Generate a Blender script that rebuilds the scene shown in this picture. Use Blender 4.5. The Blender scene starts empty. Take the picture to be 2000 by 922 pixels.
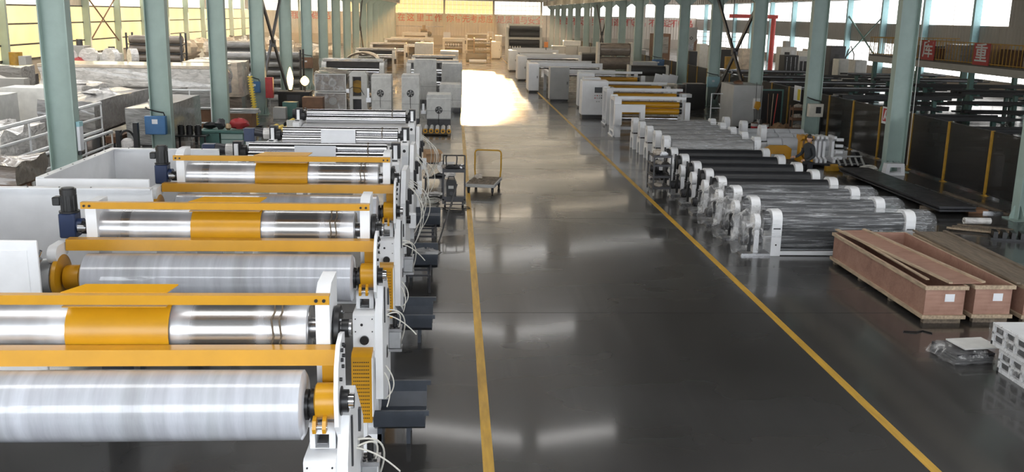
import bpy, bmesh, math, random
from math import sin, cos, pi, radians as R
from mathutils import Vector, Matrix

# ------------------------------------------------------------------ camera, sky, sun, exposure
random.seed(7)
sc = bpy.context.scene
COL = sc.collection
F_PX, PITCH, YAW, ROLL, CAM_H = 1868.0, 0.2279, 0.06327, 0.0197, 5.1
fw = Vector((sin(YAW)*cos(PITCH), cos(YAW)*cos(PITCH), -sin(PITCH)))
r0 = Vector((cos(YAW), -sin(YAW), 0)); u0 = r0.cross(fw)
rt = r0*cos(ROLL)+u0*sin(ROLL); up = -r0*sin(ROLL)+u0*cos(ROLL)
cd = bpy.data.cameras.new('camera'); cam = bpy.data.objects.new('camera', cd); COL.objects.link(cam)
cd.sensor_width = 36; cd.lens = 36*F_PX/2000; cd.clip_end = 500; cd.clip_start = 0.1
cam.matrix_world = Matrix(((rt.x, up.x, -fw.x, 0), (rt.y, up.y, -fw.y, 0), (rt.z, up.z, -fw.z, CAM_H), (0, 0, 0, 1)))
sc.camera = cam
sc.view_settings.view_transform = 'Standard'; sc.view_settings.look = 'None'
sc.view_settings.gamma = 1.0; sc.view_settings.use_curve_mapping = False
sc.view_settings.exposure = 0.1
sc.cycles.max_bounces = 7; sc.cycles.diffuse_bounces = 3; sc.cycles.glossy_bounces = 4
sc.cycles.transparent_max_bounces = 12; sc.cycles.sample_clamp_indirect = 6.0
sc.cycles.caustics_reflective = False; sc.cycles.caustics_refractive = False

wd = bpy.data.worlds.new('sky'); sc.world = wd; wd.use_nodes = True
bg = wd.node_tree.nodes['Background']; bg.inputs[0].default_value = (1.0, 0.93, 0.82, 1); bg.inputs[1].default_value = 2.2

SUN_AZ, SUN_EL = 1.3, 3.8            # degrees left of the aisle, degrees above the horizon
sd = bpy.data.lights.new('sun', 'SUN'); so = bpy.data.objects.new('sun', sd); COL.objects.link(so)
sd.energy = 62; sd.angle = R(0.6); sd.color = (1.0, 0.92, 0.80)
a, e = R(SUN_AZ), R(SUN_EL)
so.rotation_euler = Vector((-sin(a)*cos(e), -cos(a)*cos(e), -sin(e))).to_track_quat('-Z', 'Y').to_euler()

L_SKY, L_FRONT, L_LEFT, L_BACK, L_RIGHT = 6.0, 6.6, 1.5, 4.2, 3.2   # daylight glowing through roof lights and windows

# ------------------------------------------------------------------ helpers
def W(px, py, Y):                      # the point at depth Y seen at a place of the photograph
    d = fw + rt*((px-1000)/F_PX) - up*((py-461)/F_PX)
    return Vector((0, 0, CAM_H)) + d*(Y/d.y)

def PB(x0, y0, x1, y1, Y):             # X and Z extents at depth Y
    m = (x0+x1)/2
    return W(x0, (y0+y1)/2, Y).x, W(x1, (y0+y1)/2, Y).x, W(m, y1, Y).z, W(m, y0, Y).z

class MB:
    def __init__(s): s.v = []; s.f = []; s.sm = []; s.done = []
    def cut(s):                        # what follows is another piece: an object of its own under the same name
        s.done.append((s.v, s.f)); s.v = []; s.f = []; return s
    def add(s, vs, fs, smooth=False):
        n = len(s.v); s.v += [tuple(v) for v in vs]
        for f in fs: s.f.append([i+n for i in f]); s.sm.append(smooth)
        return s
    def box(s, x0, x1, y0, y1, z0, z1, mat=None):
        vs = [(x, y, z) for z in (z0, z1) for y in (y0, y1) for x in (x0, x1)]
        if mat is not None: vs = [mat @ Vector(v) for v in vs]
        return s.add(vs, [(0, 2, 3, 1), (4, 5, 7, 6), (0, 1, 5, 4), (2, 6, 7, 3), (0, 4, 6, 2), (1, 3, 7, 5)])
    def bbox(s, x0, x1, y0, y1, z0, z1, b=0.01):      # box with chamfered edges
        xs = (x0, x0+b, x1-b, x1); ys = (y0, y0+b, y1-b, y1); zs = (z0, z0+b, z1-b, z1)
        pts = []; idx = {}
        def P(i, j, k):
            if (i, j, k) not in idx:
                idx[(i, j, k)] = len(pts); pts.append((xs[i], ys[j], zs[k]))
            return idx[(i, j, k)]
        fs = []
        for k, o in ((0, 1), (3, 0)):
            q = [P(1, 1, k), P(2, 1, k), P(2, 2, k), P(1, 2, k)]; fs.append(q[::-1] if o else q)
            q = [P(1, k, 1), P(2, k, 1), P(2, k, 2), P(1, k, 2)]; fs.append(q if o else q[::-1])
            q = [P(k, 1, 1), P(k, 2, 1), P(k, 2, 2), P(k, 1, 2)]; fs.append(q[::-1] if o else q)
        n3 = {0: 1, 3: 2}
        for A in (0, 3):
            for Bv in (0, 3):
                a1, b1 = n3[A], n3[Bv]
                fs.append([P(1, A, b1), P(2, A, b1), P(2, a1, Bv), P(1, a1, Bv)])
                fs.append([P(A, 1, b1), P(A, 2, b1), P(a1, 2, Bv), P(a1, 1, Bv)])
                fs.append([P(A, b1, 1), P(A, b1, 2), P(a1, Bv, 2), P(a1, Bv, 1)])
        for A in (0, 3):
            for Bv in (0, 3):
                for C in (0, 3):
                    fs.append([P(A, n3[Bv], n3[C]), P(n3[A], Bv, n3[C]), P(n3[A], n3[Bv], C)])
        return s.add(pts, fs)
    def cyl(s, a, b, r, n=16, r2=None, caps=True):
        a, b = Vector(a), Vector(b); d = (b-a).normalized(); r2 = r if r2 is None else r2
        u = d.orthogonal().normalized() if abs(d.z) > .9 else d.cross(Vector((0, 0, 1))).normalized(); w = d.cross(u)
        vs = [a + (u*cos(2*pi*i/n)+w*sin(2*pi*i/n))*r for i in range(n)] + [b + (u*cos(2*pi*i/n)+w*sin(2*pi*i/n))*r2 for i in range(n)]
        s.add(vs, [(i, (i+1) % n, n+(i+1) % n, n+i) for i in range(n)], True)
        if caps: s.add(vs, [tuple(range(n))[::-1], tuple(range(n, 2*n))])
        return s
    def lathe(s, a, d, prof, n=24):    # prof: (t, r) along d from a
        a, d = Vector(a), Vector(d).normalized()
        u = d.orthogonal().normalized(); w = d.cross(u); vs = []
        for t, r in prof: vs += [a+d*t+(u*cos(2*pi*i/n)+w*sin(2*pi*i/n))*r for i in range(n)]
        m = len(prof); fs = []
        for j in range(m-1): fs += [(j*n+i, j*n+(i+1) % n, (j+1)*n+(i+1) % n, (j+1)*n+i) for i in range(n)]
        s.add(vs, fs, True); s.add(vs[:n], [tuple(range(n))[::-1]]); s.add(vs[-n:], [tuple(range(n))])
        return s
    def tube(s, pts, r, n=6, closed=False):
        pts = [Vector(p) for p in pts]; m = len(pts); vs = []
        pu = None
        for i, p in enumerate(pts):
            d = (pts[(i+1) % m]-pts[i-1]) if closed or 0 < i < m-1 else (pts[1]-pts[0] if i == 0 else pts[-1]-pts[-2])
            d.normalize()
            if pu is None: pu = d.orthogonal().normalized()
            pu = (pu - d*pu.dot(d)); pu = pu.normalized() if pu.length > 1e-4 else d.orthogonal().normalized()
            w = d.cross(pu)
            vs += [p+(pu*cos(2*pi*k/n)+w*sin(2*pi*k/n))*r for k in range(n)]
        fs = []
        for j in range(m if closed else m-1):
            k = (j+1) % m; fs += [(j*n+i, j*n+(i+1) % n, k*n+(i+1) % n, k*n+i) for i in range(n)]
        s.add(vs, fs, True)
        if not closed: s.add(vs[:n], [tuple(range(n))[::-1]]); s.add(vs[-n:], [tuple(range(n))])
        return s
    def prism(s, prof, axis, lo, hi):  # prof: 2-D points in the two other axes, in order x,y,z
        def mk(p, t):
            return {'X': (t, p[0], p[1]), 'Y': (p[0], t, p[1]), 'Z': (p[0], p[1], t)}[axis]
        n = len(prof); vs = [mk(p, lo) for p in prof]+[mk(p, hi) for p in prof]
        return s.add(vs, [tuple(range(n))[::-1], tuple(range(n, 2*n))]+[(i, (i+1) % n, n+(i+1) % n, n+i) for i in range(n)])
    def ring(s, prof_o, prof_i, axis, lo, hi):   # a plate with one opening (outer and inner outline of equal length)
        def mk(p, t):
            return {'X': (t, p[0], p[1]), 'Y': (p[0], t, p[1]), 'Z': (p[0], p[1], t)}[axis]
        n = len(prof_o); vs = [mk(p, t) for t in (lo, hi) for P in (prof_o, prof_i) for p in P]; fs = []
        for i in range(n):
            j = (i+1) % n
            fs += [(i, j, n+j, n+i), (2*n+i, 3*n+i, 3*n+j, 2*n+j), (i, 2*n+i, 2*n+j, j), (n+i, n+j, 3*n+j, 3*n+i)]
        return s.add(vs, fs)
    def grid(s, fn, nu, nv, smooth=True, thick=None):
        vs = [Vector(fn(i/nu, j/nv)) for j in range(nv+1) for i in range(nu+1)]; w = nu+1
        fs = [(j*w+i, j*w+i+1, (j+1)*w+i+1, (j+1)*w+i) for j in range(nv) for i in range(nu)]
        return s.add(vs, fs, smooth)
    def blob(s, c, rx, ry, rz, seed=0, n=10, m=7, amp=.18, flat=None):
        rnd = random.Random(seed); vs = []
        for j in range(m+1):
            th = pi*j/m
            for i in range(n):
                k = 1+rnd.uniform(-amp, amp); ph = 2*pi*i/n
                z = cos(th)*rz*k
                if flat is not None: z = max(z, flat)
                vs.append((c[0]+sin(th)*cos(ph)*rx*k, c[1]+sin(th)*sin(ph)*ry*k, c[2]+z))
        fs = [(j*n+i, (j+1)*n+i, (j+1)*n+(i+1) % n, j*n+(i+1) % n) for j in range(m) for i in range(n)]
        return s.add(vs, fs, True)
    def out(s, name, mat, parent=None, label=None, kind=None, sharp=38):
        first = None
        for v_, f_ in s.done:
            m_ = MB(); m_.v, m_.f = v_, f_; o = m_.out(name, mat, parent, label, kind, sharp); first = first or o
        me = bpy.data.meshes.new(name); me.from_pydata(s.v, [], s.f)
        bm = bmesh.new(); bm.from_mesh(me); bmesh.ops.remove_doubles(bm, verts=bm.verts, dist=1e-5)
        bmesh.ops.recalc_face_normals(bm, faces=bm.faces); bm.to_mesh(me); bm.free()
        me.polygons.foreach_set('use_smooth', [True]*len(me.polygons)); me.set_sharp_from_angle(angle=R(sharp))
        me.materials.append(mat)
        o = bpy.data.objects.new(name, me); COL.objects.link(o)
        if parent is not None: o.parent = parent
        if label: o['label'] = label
        if kind: o['kind'] = kind
        return first or o

def B(): return MB()

def thing(name, label, cat, loc=(0, 0, 0), rz=0.0, group=None):
    o = bpy.data.objects.new(name, None); COL.objects.link(o); o.empty_display_size = .1
    o.location = loc; o.rotation_euler = (0, 0, rz); o['label'] = label; o['category'] = cat
    if group: o['group'] = group
    return o

def tag(o, label, cat, group=None):
    o['label'] = label; o['category'] = cat
    if group: o['group'] = group
    return o

def clone(root, loc, rz=None, label=None):
    c = root.copy(); COL.objects.link(c); c.location = loc
    if rz is not None: c.rotation_euler = (0, 0, rz)
    if label: c['label'] = label
    def rec(a_, b_):
        for ch in a_.children:
            k = ch.copy(); COL.objects.link(k); k.parent = b_; rec(ch, k)
    rec(root, c)
    return c

def spare(o, loc=None, rot=None, parent=None):        # another of the same piece, sharing its mesh
    c = o.copy(); COL.objects.link(c)
    if parent is not None: c.parent = parent
    if loc is not None: c.location = loc
    if rot is not None: c.rotation_euler = rot
    return c

def struct(o): o['kind'] = 'structure'; return o
ORD = ['nearest', 'second', 'third', 'fourth', 'fifth', 'sixth', 'seventh', 'eighth', 'ninth', 'tenth', 'eleventh', 'twelfth', 'thirteenth', 'fourteenth', 'fifteenth', 'sixteenth', 'seventeenth']

# ------------------------------------------------------------------ materials
def nt(name):
    m = bpy.data.materials.new(name); m.use_nodes = True
    t = m.node_tree; return m, t, t.nodes['Principled BSDF'], t.nodes['Material Output']

def N(t, kind, **kw):
    n = t.nodes.new(kind)
    for k, v in kw.items():
        if k in n.inputs.keys() if isinstance(k, str) else False: n.inputs[k].default_value = v
        else: setattr(n, k, v)
    return n

def coords(t, scale=(1, 1, 1), out='Object', rot=(0, 0, 0)):
    c = t.nodes.new('ShaderNodeTexCoord'); mp = t.nodes.new('ShaderNodeMapping')
    mp.inputs['Scale'].default_value = scale; mp.inputs['Rotation'].default_value = rot
    t.links.new(c.outputs[out], mp.inputs['Vector']); return mp.outputs['Vector']

def noise(t, vec, scale=5, detail=4, rough=.55, dist=0.0):
    n = t.nodes.new('ShaderNodeTexNoise'); n.inputs['Scale'].default_value = scale; n.inputs['Detail'].default_value = detail
    n.inputs['Roughness'].default_value = rough; n.inputs['Distortion'].default_value = dist
    t.links.new(vec, n.inputs['Vector']); return n.outputs['Fac']

def ramp(t, fac, stops):
    r = t.nodes.new('ShaderNodeValToRGB'); cr = r.color_ramp
    while len(cr.elements) < len(stops): cr.elements.new(.5)
    for el, (p, c) in zip(cr.elements, stops):
        el.position = p; el.color = (*c, 1) if len(c) == 3 else c
    t.links.new(fac, r.inputs[0]); return r.outputs[0]

def maprange(t, fac, a0, a1, b0, b1):
    m = t.nodes.new('ShaderNodeMapRange')
    for i, v in zip((1, 2, 3, 4), (a0, a1, b0, b1)): m.inputs[i].default_value = v
    t.links.new(fac, m.inputs[0]); return m.outputs[0]

def bump(t, bs, h, strength=.2, dist=.02):
    b = t.nodes.new('ShaderNodeBump'); b.inputs['Strength'].default_value = strength; b.inputs['Distance'].default_value = dist
    t.links.new(h, b.inputs['Height']); t.links.new(b.outputs[0], bs.inputs['Normal'])

def pm(name, col, rough=.5, metal=0.0, var=.12, scale=6, sc3=(1, 1, 1), bmp=0.0, coat=0.0, bscale=None, rvar=0.0):
    m, t, bs, o = nt(name)
    v = coords(t, sc3); f = noise(t, v, scale)
    lo = tuple(max(0, c*(1-var)) for c in col); hi = tuple(min(1, c*(1+var)) for c in col)
    t.links.new(ramp(t, f, [(.3, lo), (.7, hi)]), bs.inputs['Base Color'])
    bs.inputs['Roughness'].default_value = rough; bs.inputs['Metallic'].default_value = metal
    if rvar: t.links.new(maprange(t, f, .3, .7, max(.02, rough-rvar), rough+rvar), bs.inputs['Roughness'])
    if coat: bs.inputs['Coat Weight'].default_value = coat; bs.inputs['Coat Roughness'].default_value = .08
    if bmp: bump(t, bs, noise(t, v, bscale or scale*3), bmp)
    return m

def glow(name, col, strength, clear=None, pane=0.0):
    m, t, bs, o = nt(name)
    t.nodes.remove(bs)
    e_ = t.nodes.new('ShaderNodeEmission'); e_.inputs[0].default_value = (*col, 1); e_.inputs[1].default_value = strength
    if pane:
        f = noise(t, coords(t, (1, 1, 1)), pane, 3)
        t.links.new(maprange(t, f, .3, .7, strength*.8, strength*1.15), e_.inputs[1])
    if clear:
        tr = t.nodes.new('ShaderNodeBsdfTransparent'); tr.inputs[0].default_value = (*clear, 1)
        ad = t.nodes.new('ShaderNodeAddShader'); t.links.new(tr.outputs[0], ad.inputs[0]); t.links.new(e_.outputs[0], ad.inputs[1])
        t.links.new(ad.outputs[0], o.inputs[0])
    else: t.links.new(e_.outputs[0], o.inputs[0])
    return m

white = pm('white_paint', (.81, .82, .84), .35, var=.05, scale=3)
white_old = pm('white_paint_dull', (.68, .68, .66), .5, var=.1, scale=4)
cream = pm('cream_paint', (.66, .62, .54), .45, var=.08)
yellow = pm('yellow_paint', (.54, .265, .010), .32, var=.06, scale=4)
yellow_dull = pm('yellow_rail_paint', (.40, .22, .015), .5, var=.2)
green = pm('column_green_paint', (.33, .43, .395), .42, var=.08, scale=2)
teal = pm('teal_machine_paint', (.07, .17, .15), .45, var=.15)
skyblue = pm('pale_blue_paint', (.32, .55, .60), .5, var=.08)
blue = pm('blue_paint', (.045, .15, .33), .35, var=.08)
navy = pm('navy_gearbox_paint', (.02, .035, .09), .35, var=.15)
red = pm('red_paint', (.42, .035, .04), .4, var=.1)
redp = pm('jib_red_paint', (.75, .07, .06), .4, var=.08)
black = pm('black_plastic', (.012, .012, .013), .4, var=.2)
blackm = pm('black_steel', (.03, .03, .032), .35, .6, var=.2)
darksteel = pm('dark_steel', (.055, .055, .06), .42, .4, var=.3, scale=3, rvar=.1)
barsteel = pm('bar_steel', (.022, .023, .025), .5, .3, var=.4, scale=2, sc3=(1, 4, 4), rvar=.12)
traygrey = pm('tray_slate_paint', (.045, .052, .065), .42, var=.15)
steel = pm('bare_steel', (.38, .38, .39), .3, .9, var=.15, rvar=.08)
alu = pm('aluminium', (.55, .55, .56), .3, .85, var=.1)
galv = pm('cylinder_alloy', (.42, .43, .44), .35, .6, var=.12)
greybox = pm('grey_cabinet_paint', (.40, .40, .39), .42, var=.08, scale=2)
rubber = pm('black_rubber', (.020, .021, .024), .40, var=.25, scale=2, sc3=(1, .4, .4))
brownbox = pm('brown_wood', (.17, .085, .045), .6, var=.25, scale=3)
card = pm('cardboard', (.36, .22, .12), .8, var=.15)
pine = pm('pine_batten', (.42, .32, .22), .7, var=.3, scale=4, sc3=(6, .8, 6), bmp=.2)
oldpine = pm('weathered_board', (.16, .125, .09), .75, var=.35, scale=4, sc3=(6, .7, 6), bmp=.25)
lightbar = pm('bright_bar_steel', (.30, .31, .33), .3, .85, var=.2)
paper = pm('white_paper', (.74, .76, .80), .55, var=.03)
cable = pm('white_hose', (.68, .66, .60), .45, var=.05)
rope = pm('brown_rope', (.12, .09, .06), .8, var=.3, scale=40)
rag = pm('dirty_rag', (.45, .40, .34), .9, var=.3, scale=8, bmp=.3)
skin = pm('skin', (.45, .26, .18), .55, var=.06)
hair = pm('black_hair', (.012, .010, .009), .6, var=.2)
sweater = pm('charcoal_sweater', (.025, .028, .032), .85, var=.2, scale=20)
trousers = pm('dark_trousers', (.014, .015, .02), .8, var=.2)
concrete = pm('wall_plaster', (.50, .44, .38), .8, var=.06, scale=1)
yellowfl = pm('floor_line_paint', (.50, .29, .03), .42, var=.22, scale=3, sc3=(4, .5, 1))
signred = pm('sign_red', (.45, .02, .03), .5, var=.04)
textred = pm('slogan_red', (.62, .035, .025), .6, var=.05)
brass = pm('bronze_film', (.45, .33, .2), .35, .4, var=.2)

def ply():
    m, t, bs, o = nt('pink_plywood')
    v = coords(t, (1, 1, 1)); f = noise(t, v, 2.2, 6, .6, .6); f2 = noise(t, coords(t, (.7, 9, 9)), 3, 4)
    mx = t.nodes.new('ShaderNodeMix'); mx.data_type = 'RGBA'; mx.inputs[0].default_value = .35
    t.links.new(ramp(t, f, [(.28, (.21, .105, .075)), (.5, (.34, .185, .135)), (.75, (.42, .25, .185))]), mx.inputs[6])
    t.links.new(ramp(t, f2, [(.3, (.24, .13, .09)), (.7, (.42, .25, .19))]), mx.inputs[7])
    t.links.new(mx.outputs[2], bs.inputs['Base Color']); bs.inputs['Roughness'].default_value = .6
    return m
ply = ply()

def film_roll():                         # a roll wound in milky stretch film: rings and bands along its length
    m, t, bs, o = nt('stretch_film_on_roll')
    v = coords(t, (1, .12, .12)); f = noise(t, v, 26, 3, .6, .25); b = noise(t, coords(t, (1, .05, .05)), 2.3, 2); g_ = noise(t, coords(t, (1, 1, 1)), 9, 4)
    c = ramp(t, b, [(.36, (.35, .36, .385)), (.46, (.47, .49, .53)), (.54, (.41, .42, .46)), (.62, (.52, .54, .59))])
    mx = t.nodes.new('ShaderNodeMix'); mx.data_type = 'RGBA'; mx.blend_type = 'MULTIPLY'; mx.inputs[0].default_value = .5
    t.links.new(c, mx.inputs[6]); t.links.new(ramp(t, f, [(.35, (.82, .82, .83)), (.6, (1, 1, 1))]), mx.inputs[7])
    t.links.new(mx.outputs[2], bs.inputs['Base Color'])
    bs.inputs['Roughness'].default_value = .32; bs.inputs['Coat Weight'].default_value = .9; bs.inputs['Coat Roughness'].default_value = .05
    ad = t.nodes.new('ShaderNodeMath'); ad.operation = 'ADD'; t.links.new(f, ad.inputs[0]); t.links.new(g_, ad.inputs[1])
    bump(t, bs, ad.outputs[0], .13, .02)
    return m
film_roll = film_roll()

def chrome_film():                       # polished chrome partly under clear film
    m, t, bs, o = nt('polished_roll_under_film')
    v = coords(t, (1, .06, .12), rot=(0, 0, .05)); b = noise(t, v, 2.4, 3, .5, .1); g_ = noise(t, coords(t, (1, .3, .3)), 30, 3)
    t.links.new(ramp(t, b, [(.42, (.50, .49, .48)), (.5, (.62, .62, .64)), (.6, (.72, .73, .76))]), bs.inputs['Base Color'])
    t.links.new(maprange(t, b, .42, .6, .92, .62), bs.inputs['Metallic'])
    t.links.new(maprange(t, b, .42, .6, .22, .36), bs.inputs['Roughness'])
    bump(t, bs, g_, .05, .01)
    return m
chrome_film = chrome_film()
chrome = pm('chrome', (.66, .66, .68), .1, 1.0, var=.05)

def film_milky(name, col, rough=.28, scale=7, sc3=(1, 1, 1), st=.5):
    m, t, bs, o = nt(name)
    v = coords(t, sc3); f = noise(t, v, scale, 5, .62, .8)
    t.links.new(ramp(t, f, [(.3, tuple(c*.62 for c in col)), (.5, col), (.68, tuple(min(1, c*1.3) for c in col))]), bs.inputs['Base Color'])
    bs.inputs['Roughness'].default_value = rough; bs.inputs['Coat Weight'].default_value = .8; bs.inputs['Coat Roughness'].default_value = .08
    bump(t, bs, f, st, .09)
    return m
film_white = film_milky('milky_wrap', (.68, .66, .64), .2, 3.4, (.7, 1, 2.0), .8)
film_grey = film_milky('grey_wrap', (.27, .265, .26), .16, 3.4, (.4, 1.6, 2.0), .8)
film_warm = film_milky('warm_wrap', (.66, .56, .45), .3, 2.2, (.6, 1, 1.4), .4)
film_brown = film_milky('brown_wrap', (.22, .18, .15), .25, 2.5, (.6, 1.4, 1.4), .5)

def film_clear(name, alpha=.35, scale=9, sc3=(1, 1, 1), col=(.8, .8, .8)):
    m, t, bs, o = nt(name)
    v = coords(t, sc3); f = noise(t, v, scale, 5, .65, 1.2)
    bs.inputs['Base Color'].default_value = (*col, 1); bs.inputs['Roughness'].default_value = .16
    t.links.new(maprange(t, f, .5, .74, alpha*.22, min(1, alpha*1.9)), bs.inputs['Alpha'])
    bump(t, bs, f, .5, .08)
    return m
film_cl = film_clear('clear_wrap', .42, 4.0, (1, 1, .6))
film_cl_roll = film_clear('clear_wrap_streaky', .36, 9, (.10, 3.0, 3.0), (.85, .87, .9))
film_faint = film_clear('faint_wrap', .14, 2.4, (1, 1, .6))
meshpanel = pm('dark_mesh_infill', (.010, .010, .011), .5, var=.3)
meshpanel.node_tree.nodes['Principled BSDF'].inputs['Alpha'].default_value = .72

def floor_mat():
    m, t, bs, o = nt('polished_dark_concrete')
    v = coords(t, (1, 1, 1)); c1 = noise(t, v, .35, 3, .5, .2); c2 = noise(t, coords(t, (1, .045, 1), rot=(0, 0, .07)), 2.6, 4, .6, .2)
    c3 = noise(t, coords(t, (.3, .6, 1)), .8, 3, .5)
    mx = t.nodes.new('ShaderNodeMix'); mx.data_type = 'RGBA'; mx.inputs[0].default_value = .42
    t.links.new(ramp(t, c1, [(.3, (.030, .0293, .029)), (.7, (.046, .0448, .0435))]), mx.inputs[6])
    t.links.new(ramp(t, c2, [(.32, (.024, .0234, .023)), (.55, (.040, .0388, .038)), (.72, (.085, .082, .079))]), mx.inputs[7])
    t.links.new(mx.outputs[2], bs.inputs['Base Color'])
    ad = t.nodes.new('ShaderNodeMath'); ad.operation = 'ADD'; t.links.new(c3, ad.inputs[0]); t.links.new(c3, ad.inputs[1])
    t.links.new(maprange(t, ad.outputs[0], .6, 1.4, .22, .31), bs.inputs['Roughness'])
    t.links.new(maprange(t, ad.outputs[0], .6, 1.4, .06, .11), bs.inputs['Coat Roughness']); bs.inputs['Coat Weight'].default_value = .42
    bs.inputs['IOR'].default_value = 1.45
    c4 = noise(t, coords(t, (.5, 2.2, 1)), .8, 2, .4); bump(t, bs, c4, .06, .04)
    return m
floor_m = floor_mat()

def corr(name, col, per=.25, rough=.5):  # ribbed sheet cladding, ribs running up the wall
    m, t, bs, o = nt(name)
    v = coords(t, (1, 1, 1)); w = t.nodes.new('ShaderNodeTexWave'); w.wave_type = 'BANDS'; w.bands_direction = 'DIAGONAL'
    cx = coords(t, (1, 1, .0001)); w.inputs['Scale'].default_value = .35/per; t.links.new(cx, w.inputs['Vector'])
    f = noise(t, v, .5, 3)
    t.links.new(ramp(t, f, [(.3, tuple(c*.9 for c in col)), (.7, tuple(min(1, c*1.08) for c in col))]), bs.inputs['Base Color'])
    bs.inputs['Roughness'].default_value = rough; bump(t, bs, w.outputs['Fac'], .8, .04)
    return m
clad = corr('ribbed_wall_sheet', (.70, .62, .55))
cladr = corr('ribbed_grey_sheet', (.36, .34, .32))
roofm = corr('roof_sheet', (.14, .135, .13), .5)

g_sky = glow('roof_light_glow', (1.0, .985, .96), L_SKY)
g_sky2 = glow('sunset_roof_light_glow', (1.0, .84, .62), L_SKY)
g_front = glow('front_window_glow', (.90, .95, 1.0), L_FRONT)
g_left = glow('yellow_daylight_sheet', (1.0, .76, .34), L_LEFT, None, .25)
g_left2 = glow('pale_daylight_sheet', (1.0, .88, .62), L_LEFT*1.8, None, .2)
g_back = glow('sunset_glass', (1.0, .80, .42), L_BACK*.12, (.55, .42, .24), .12)
g_back2 = glow('pale_glass', (1.0, .93, .82), L_BACK*.2, (.5, .45, .38), .12)
g_right = glow('white_day_glass', (1.0, .985, .95), L_RIGHT)
g_glint = glow('sun_glint_glow', (1.0, .62, .22), 9)  # emission of the added bodies that imitate sun glints
g_glint2 = glow('glint_halo_glow', (1.0, .55, .15), 6)
screen = pm('dim_screen', (.10, .11, .12), .2, var=.05)

# ------------------------------------------------------------------ building
XL, XR, WL, WR, YB, YF = -9.6, 15.3, -32.7, 40.0, 160.0, -5.0
BAY = 8.05
BAYS = [24.2+BAY*k for k in range(17)]

def text_mesh(ch, size, ext=.02):
    cu = bpy.data.curves.new('t', 'FONT'); cu.body = ch; cu.size = size; cu.extrude = ext; cu.align_x = 'CENTER'; cu.align_y = 'CENTER'
    cu.offset = size*.012
    o = bpy.data.objects.new('t', cu); COL.objects.link(o)
    dg = bpy.context.evaluated_depsgraph_get(); me = bpy.data.meshes.new_from_object(o.evaluated_get(dg))
    bpy.data.objects.remove(o); return me

# floor: slabs with open joints, each eight metres deep
fl = struct(B().box(WL, WR, YF, YB, -.3, -.04).out('floor', darksteel))
xs = [WL, XL-.6, XR+.6, WR]
ys = [YF, 8.0] + [16.0+8*i for i in range(19)]
ys[-1] = YB
for i in range(3):
    for j in range(len(ys)-1):
        B().box(xs[i]+.004, xs[i+1]-.004, ys[j]+.008, ys[j+1]-.008, -.04, 0).out('slab', floor_m, fl)

# painted lines along the aisle
struct(B().box(.36, .49, 6, 132, 0, .004).out('trim_1', yellowfl))
struct(B().box(5.57, 5.70, 6, 132, 0, .004).out('trim_2', yellowfl))

# left wall: glowing translucent sheets between girts
wl = struct(B().box(WL-.12, WL, YF, YB, 0, 1.05).out('wall_left', concrete))
st = {}
for j in range(-3, 17):
    y = 24.2+BAY*j
    if y < YF-9: continue
    for z0, z1, mt in ((1.05, 2.15, g_left), (2.15, 3.68, g_left), (3.68, 5.06, g_left), (5.06, 8.6, g_left2)):
        if z0 == 5.06 and j % 3 == 1: mt = clad
        if z0 == 2.15 and j in (5, 6): mt = g_left
        key = (z0, mt.name)
        if key not in st: o = st[key] = B().box(WL-.06, WL, .04, BAY-.04, z0+.02, z1-.02).out('wall_sheet', mt, wl)
        else: o = spare(st[key])
        o.location = (0, y, 0)
for z in (1.05, 2.15, 3.68, 5.06):
    B().box(WL, WL+.1, YF, YB, z-.06, z+.06).out('girt', blackm, wl)
wc0 = B().box(WL+.02, WL+.6, -.15, .15, 0, 8.6).out('wall_column', green, wl); wc0.location = (0, BAYS[0], 0)
for y in [b-BAY*2 for b in BAYS[:2]]+BAYS[1:]: spare(wc0, (0, y, 0))
B().tube([(WL+.35, BAYS[8]+.2, 1.9), (WL+.35, BAYS[9]-.2, 6.0)], .07).out('brace', brownbox, wl)
B().tube([(WL+.35, BAYS[8]+.2, 6.0), (WL+.35, BAYS[9]-.2, 1.9)], .07).out('brace', brownbox, wl)

# right wall: low windows, a ribbed band, tall clerestory
wr = struct(B().box(WR, WR+.15, YF, YB, 0, .9).out('wall_right', concrete))
B().box(WR, WR+.12, YF, YB, 3.2, 4.85).out('wall_sheet', cladr, wr)
B().box(WR, WR+.12, YF, YB, 7.15, 8.6).out('wall_sheet', cladr, wr)
def make_window(name, w, z0, z1, n, mat, fm, nz=1):
    e_ = bpy.data.objects.new(name, None); COL.objects.link(e_); struct(e_)
    f = B(); f.box(-.06, .06, .02, w-.02, z0, z0+.07).box(-.06, .06, .02, w-.02, z1-.07, z1)
    for i in range(n+1): y = .02+(w-.08)*i/n; f.box(-.05, .05, y, y+.04, z0+.07, z1-.07)
    for k in range(1, nz): z = z0+(z1-z0)*k/nz; f.box(-.03, .03, .05, w-.05, z-.015, z+.015)
    f.out('window_frame', fm, e_)
    p = B().box(-.01, .01, .06, (w-.08)/n, z0+.07, z1-.07).out('pane', mat, e_)
    for i in range(1, n): spare(p, (0, (w-.08)*i/n, 0))
    return e_
nwin = 1
wlow = make_window('window_1', BAY, .9, 3.2, 5, g_right, steel, 2); whi = make_window('window_2', BAY, 4.85, 7.15, 2, g_right, steel)
first = True
for j in range(-3, 17):
    y = 24.2+BAY*j
    if y < YF-1 or y > YB-4: continue
    for base in (wlow, whi):
        if first: base.location = (WR+.06, y, 0)
        else: nwin += 1; c = clone(base, (WR+.06, y, 0)); c.name = 'window_%d' % (nwin+1)
    first = False
for y in (54.6, 66.0): B().box(WR-.08, WR-.02, y, y+2.4, 4.8, 8.5).out('wall_sheet', cladr, wr)
rc0 = B().box(WR-.55, WR-.02, -.16, .16, 0, 8.6).out('wall_column', skyblue, wr); rc0.location = (0, BAYS[0], 0)
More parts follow.
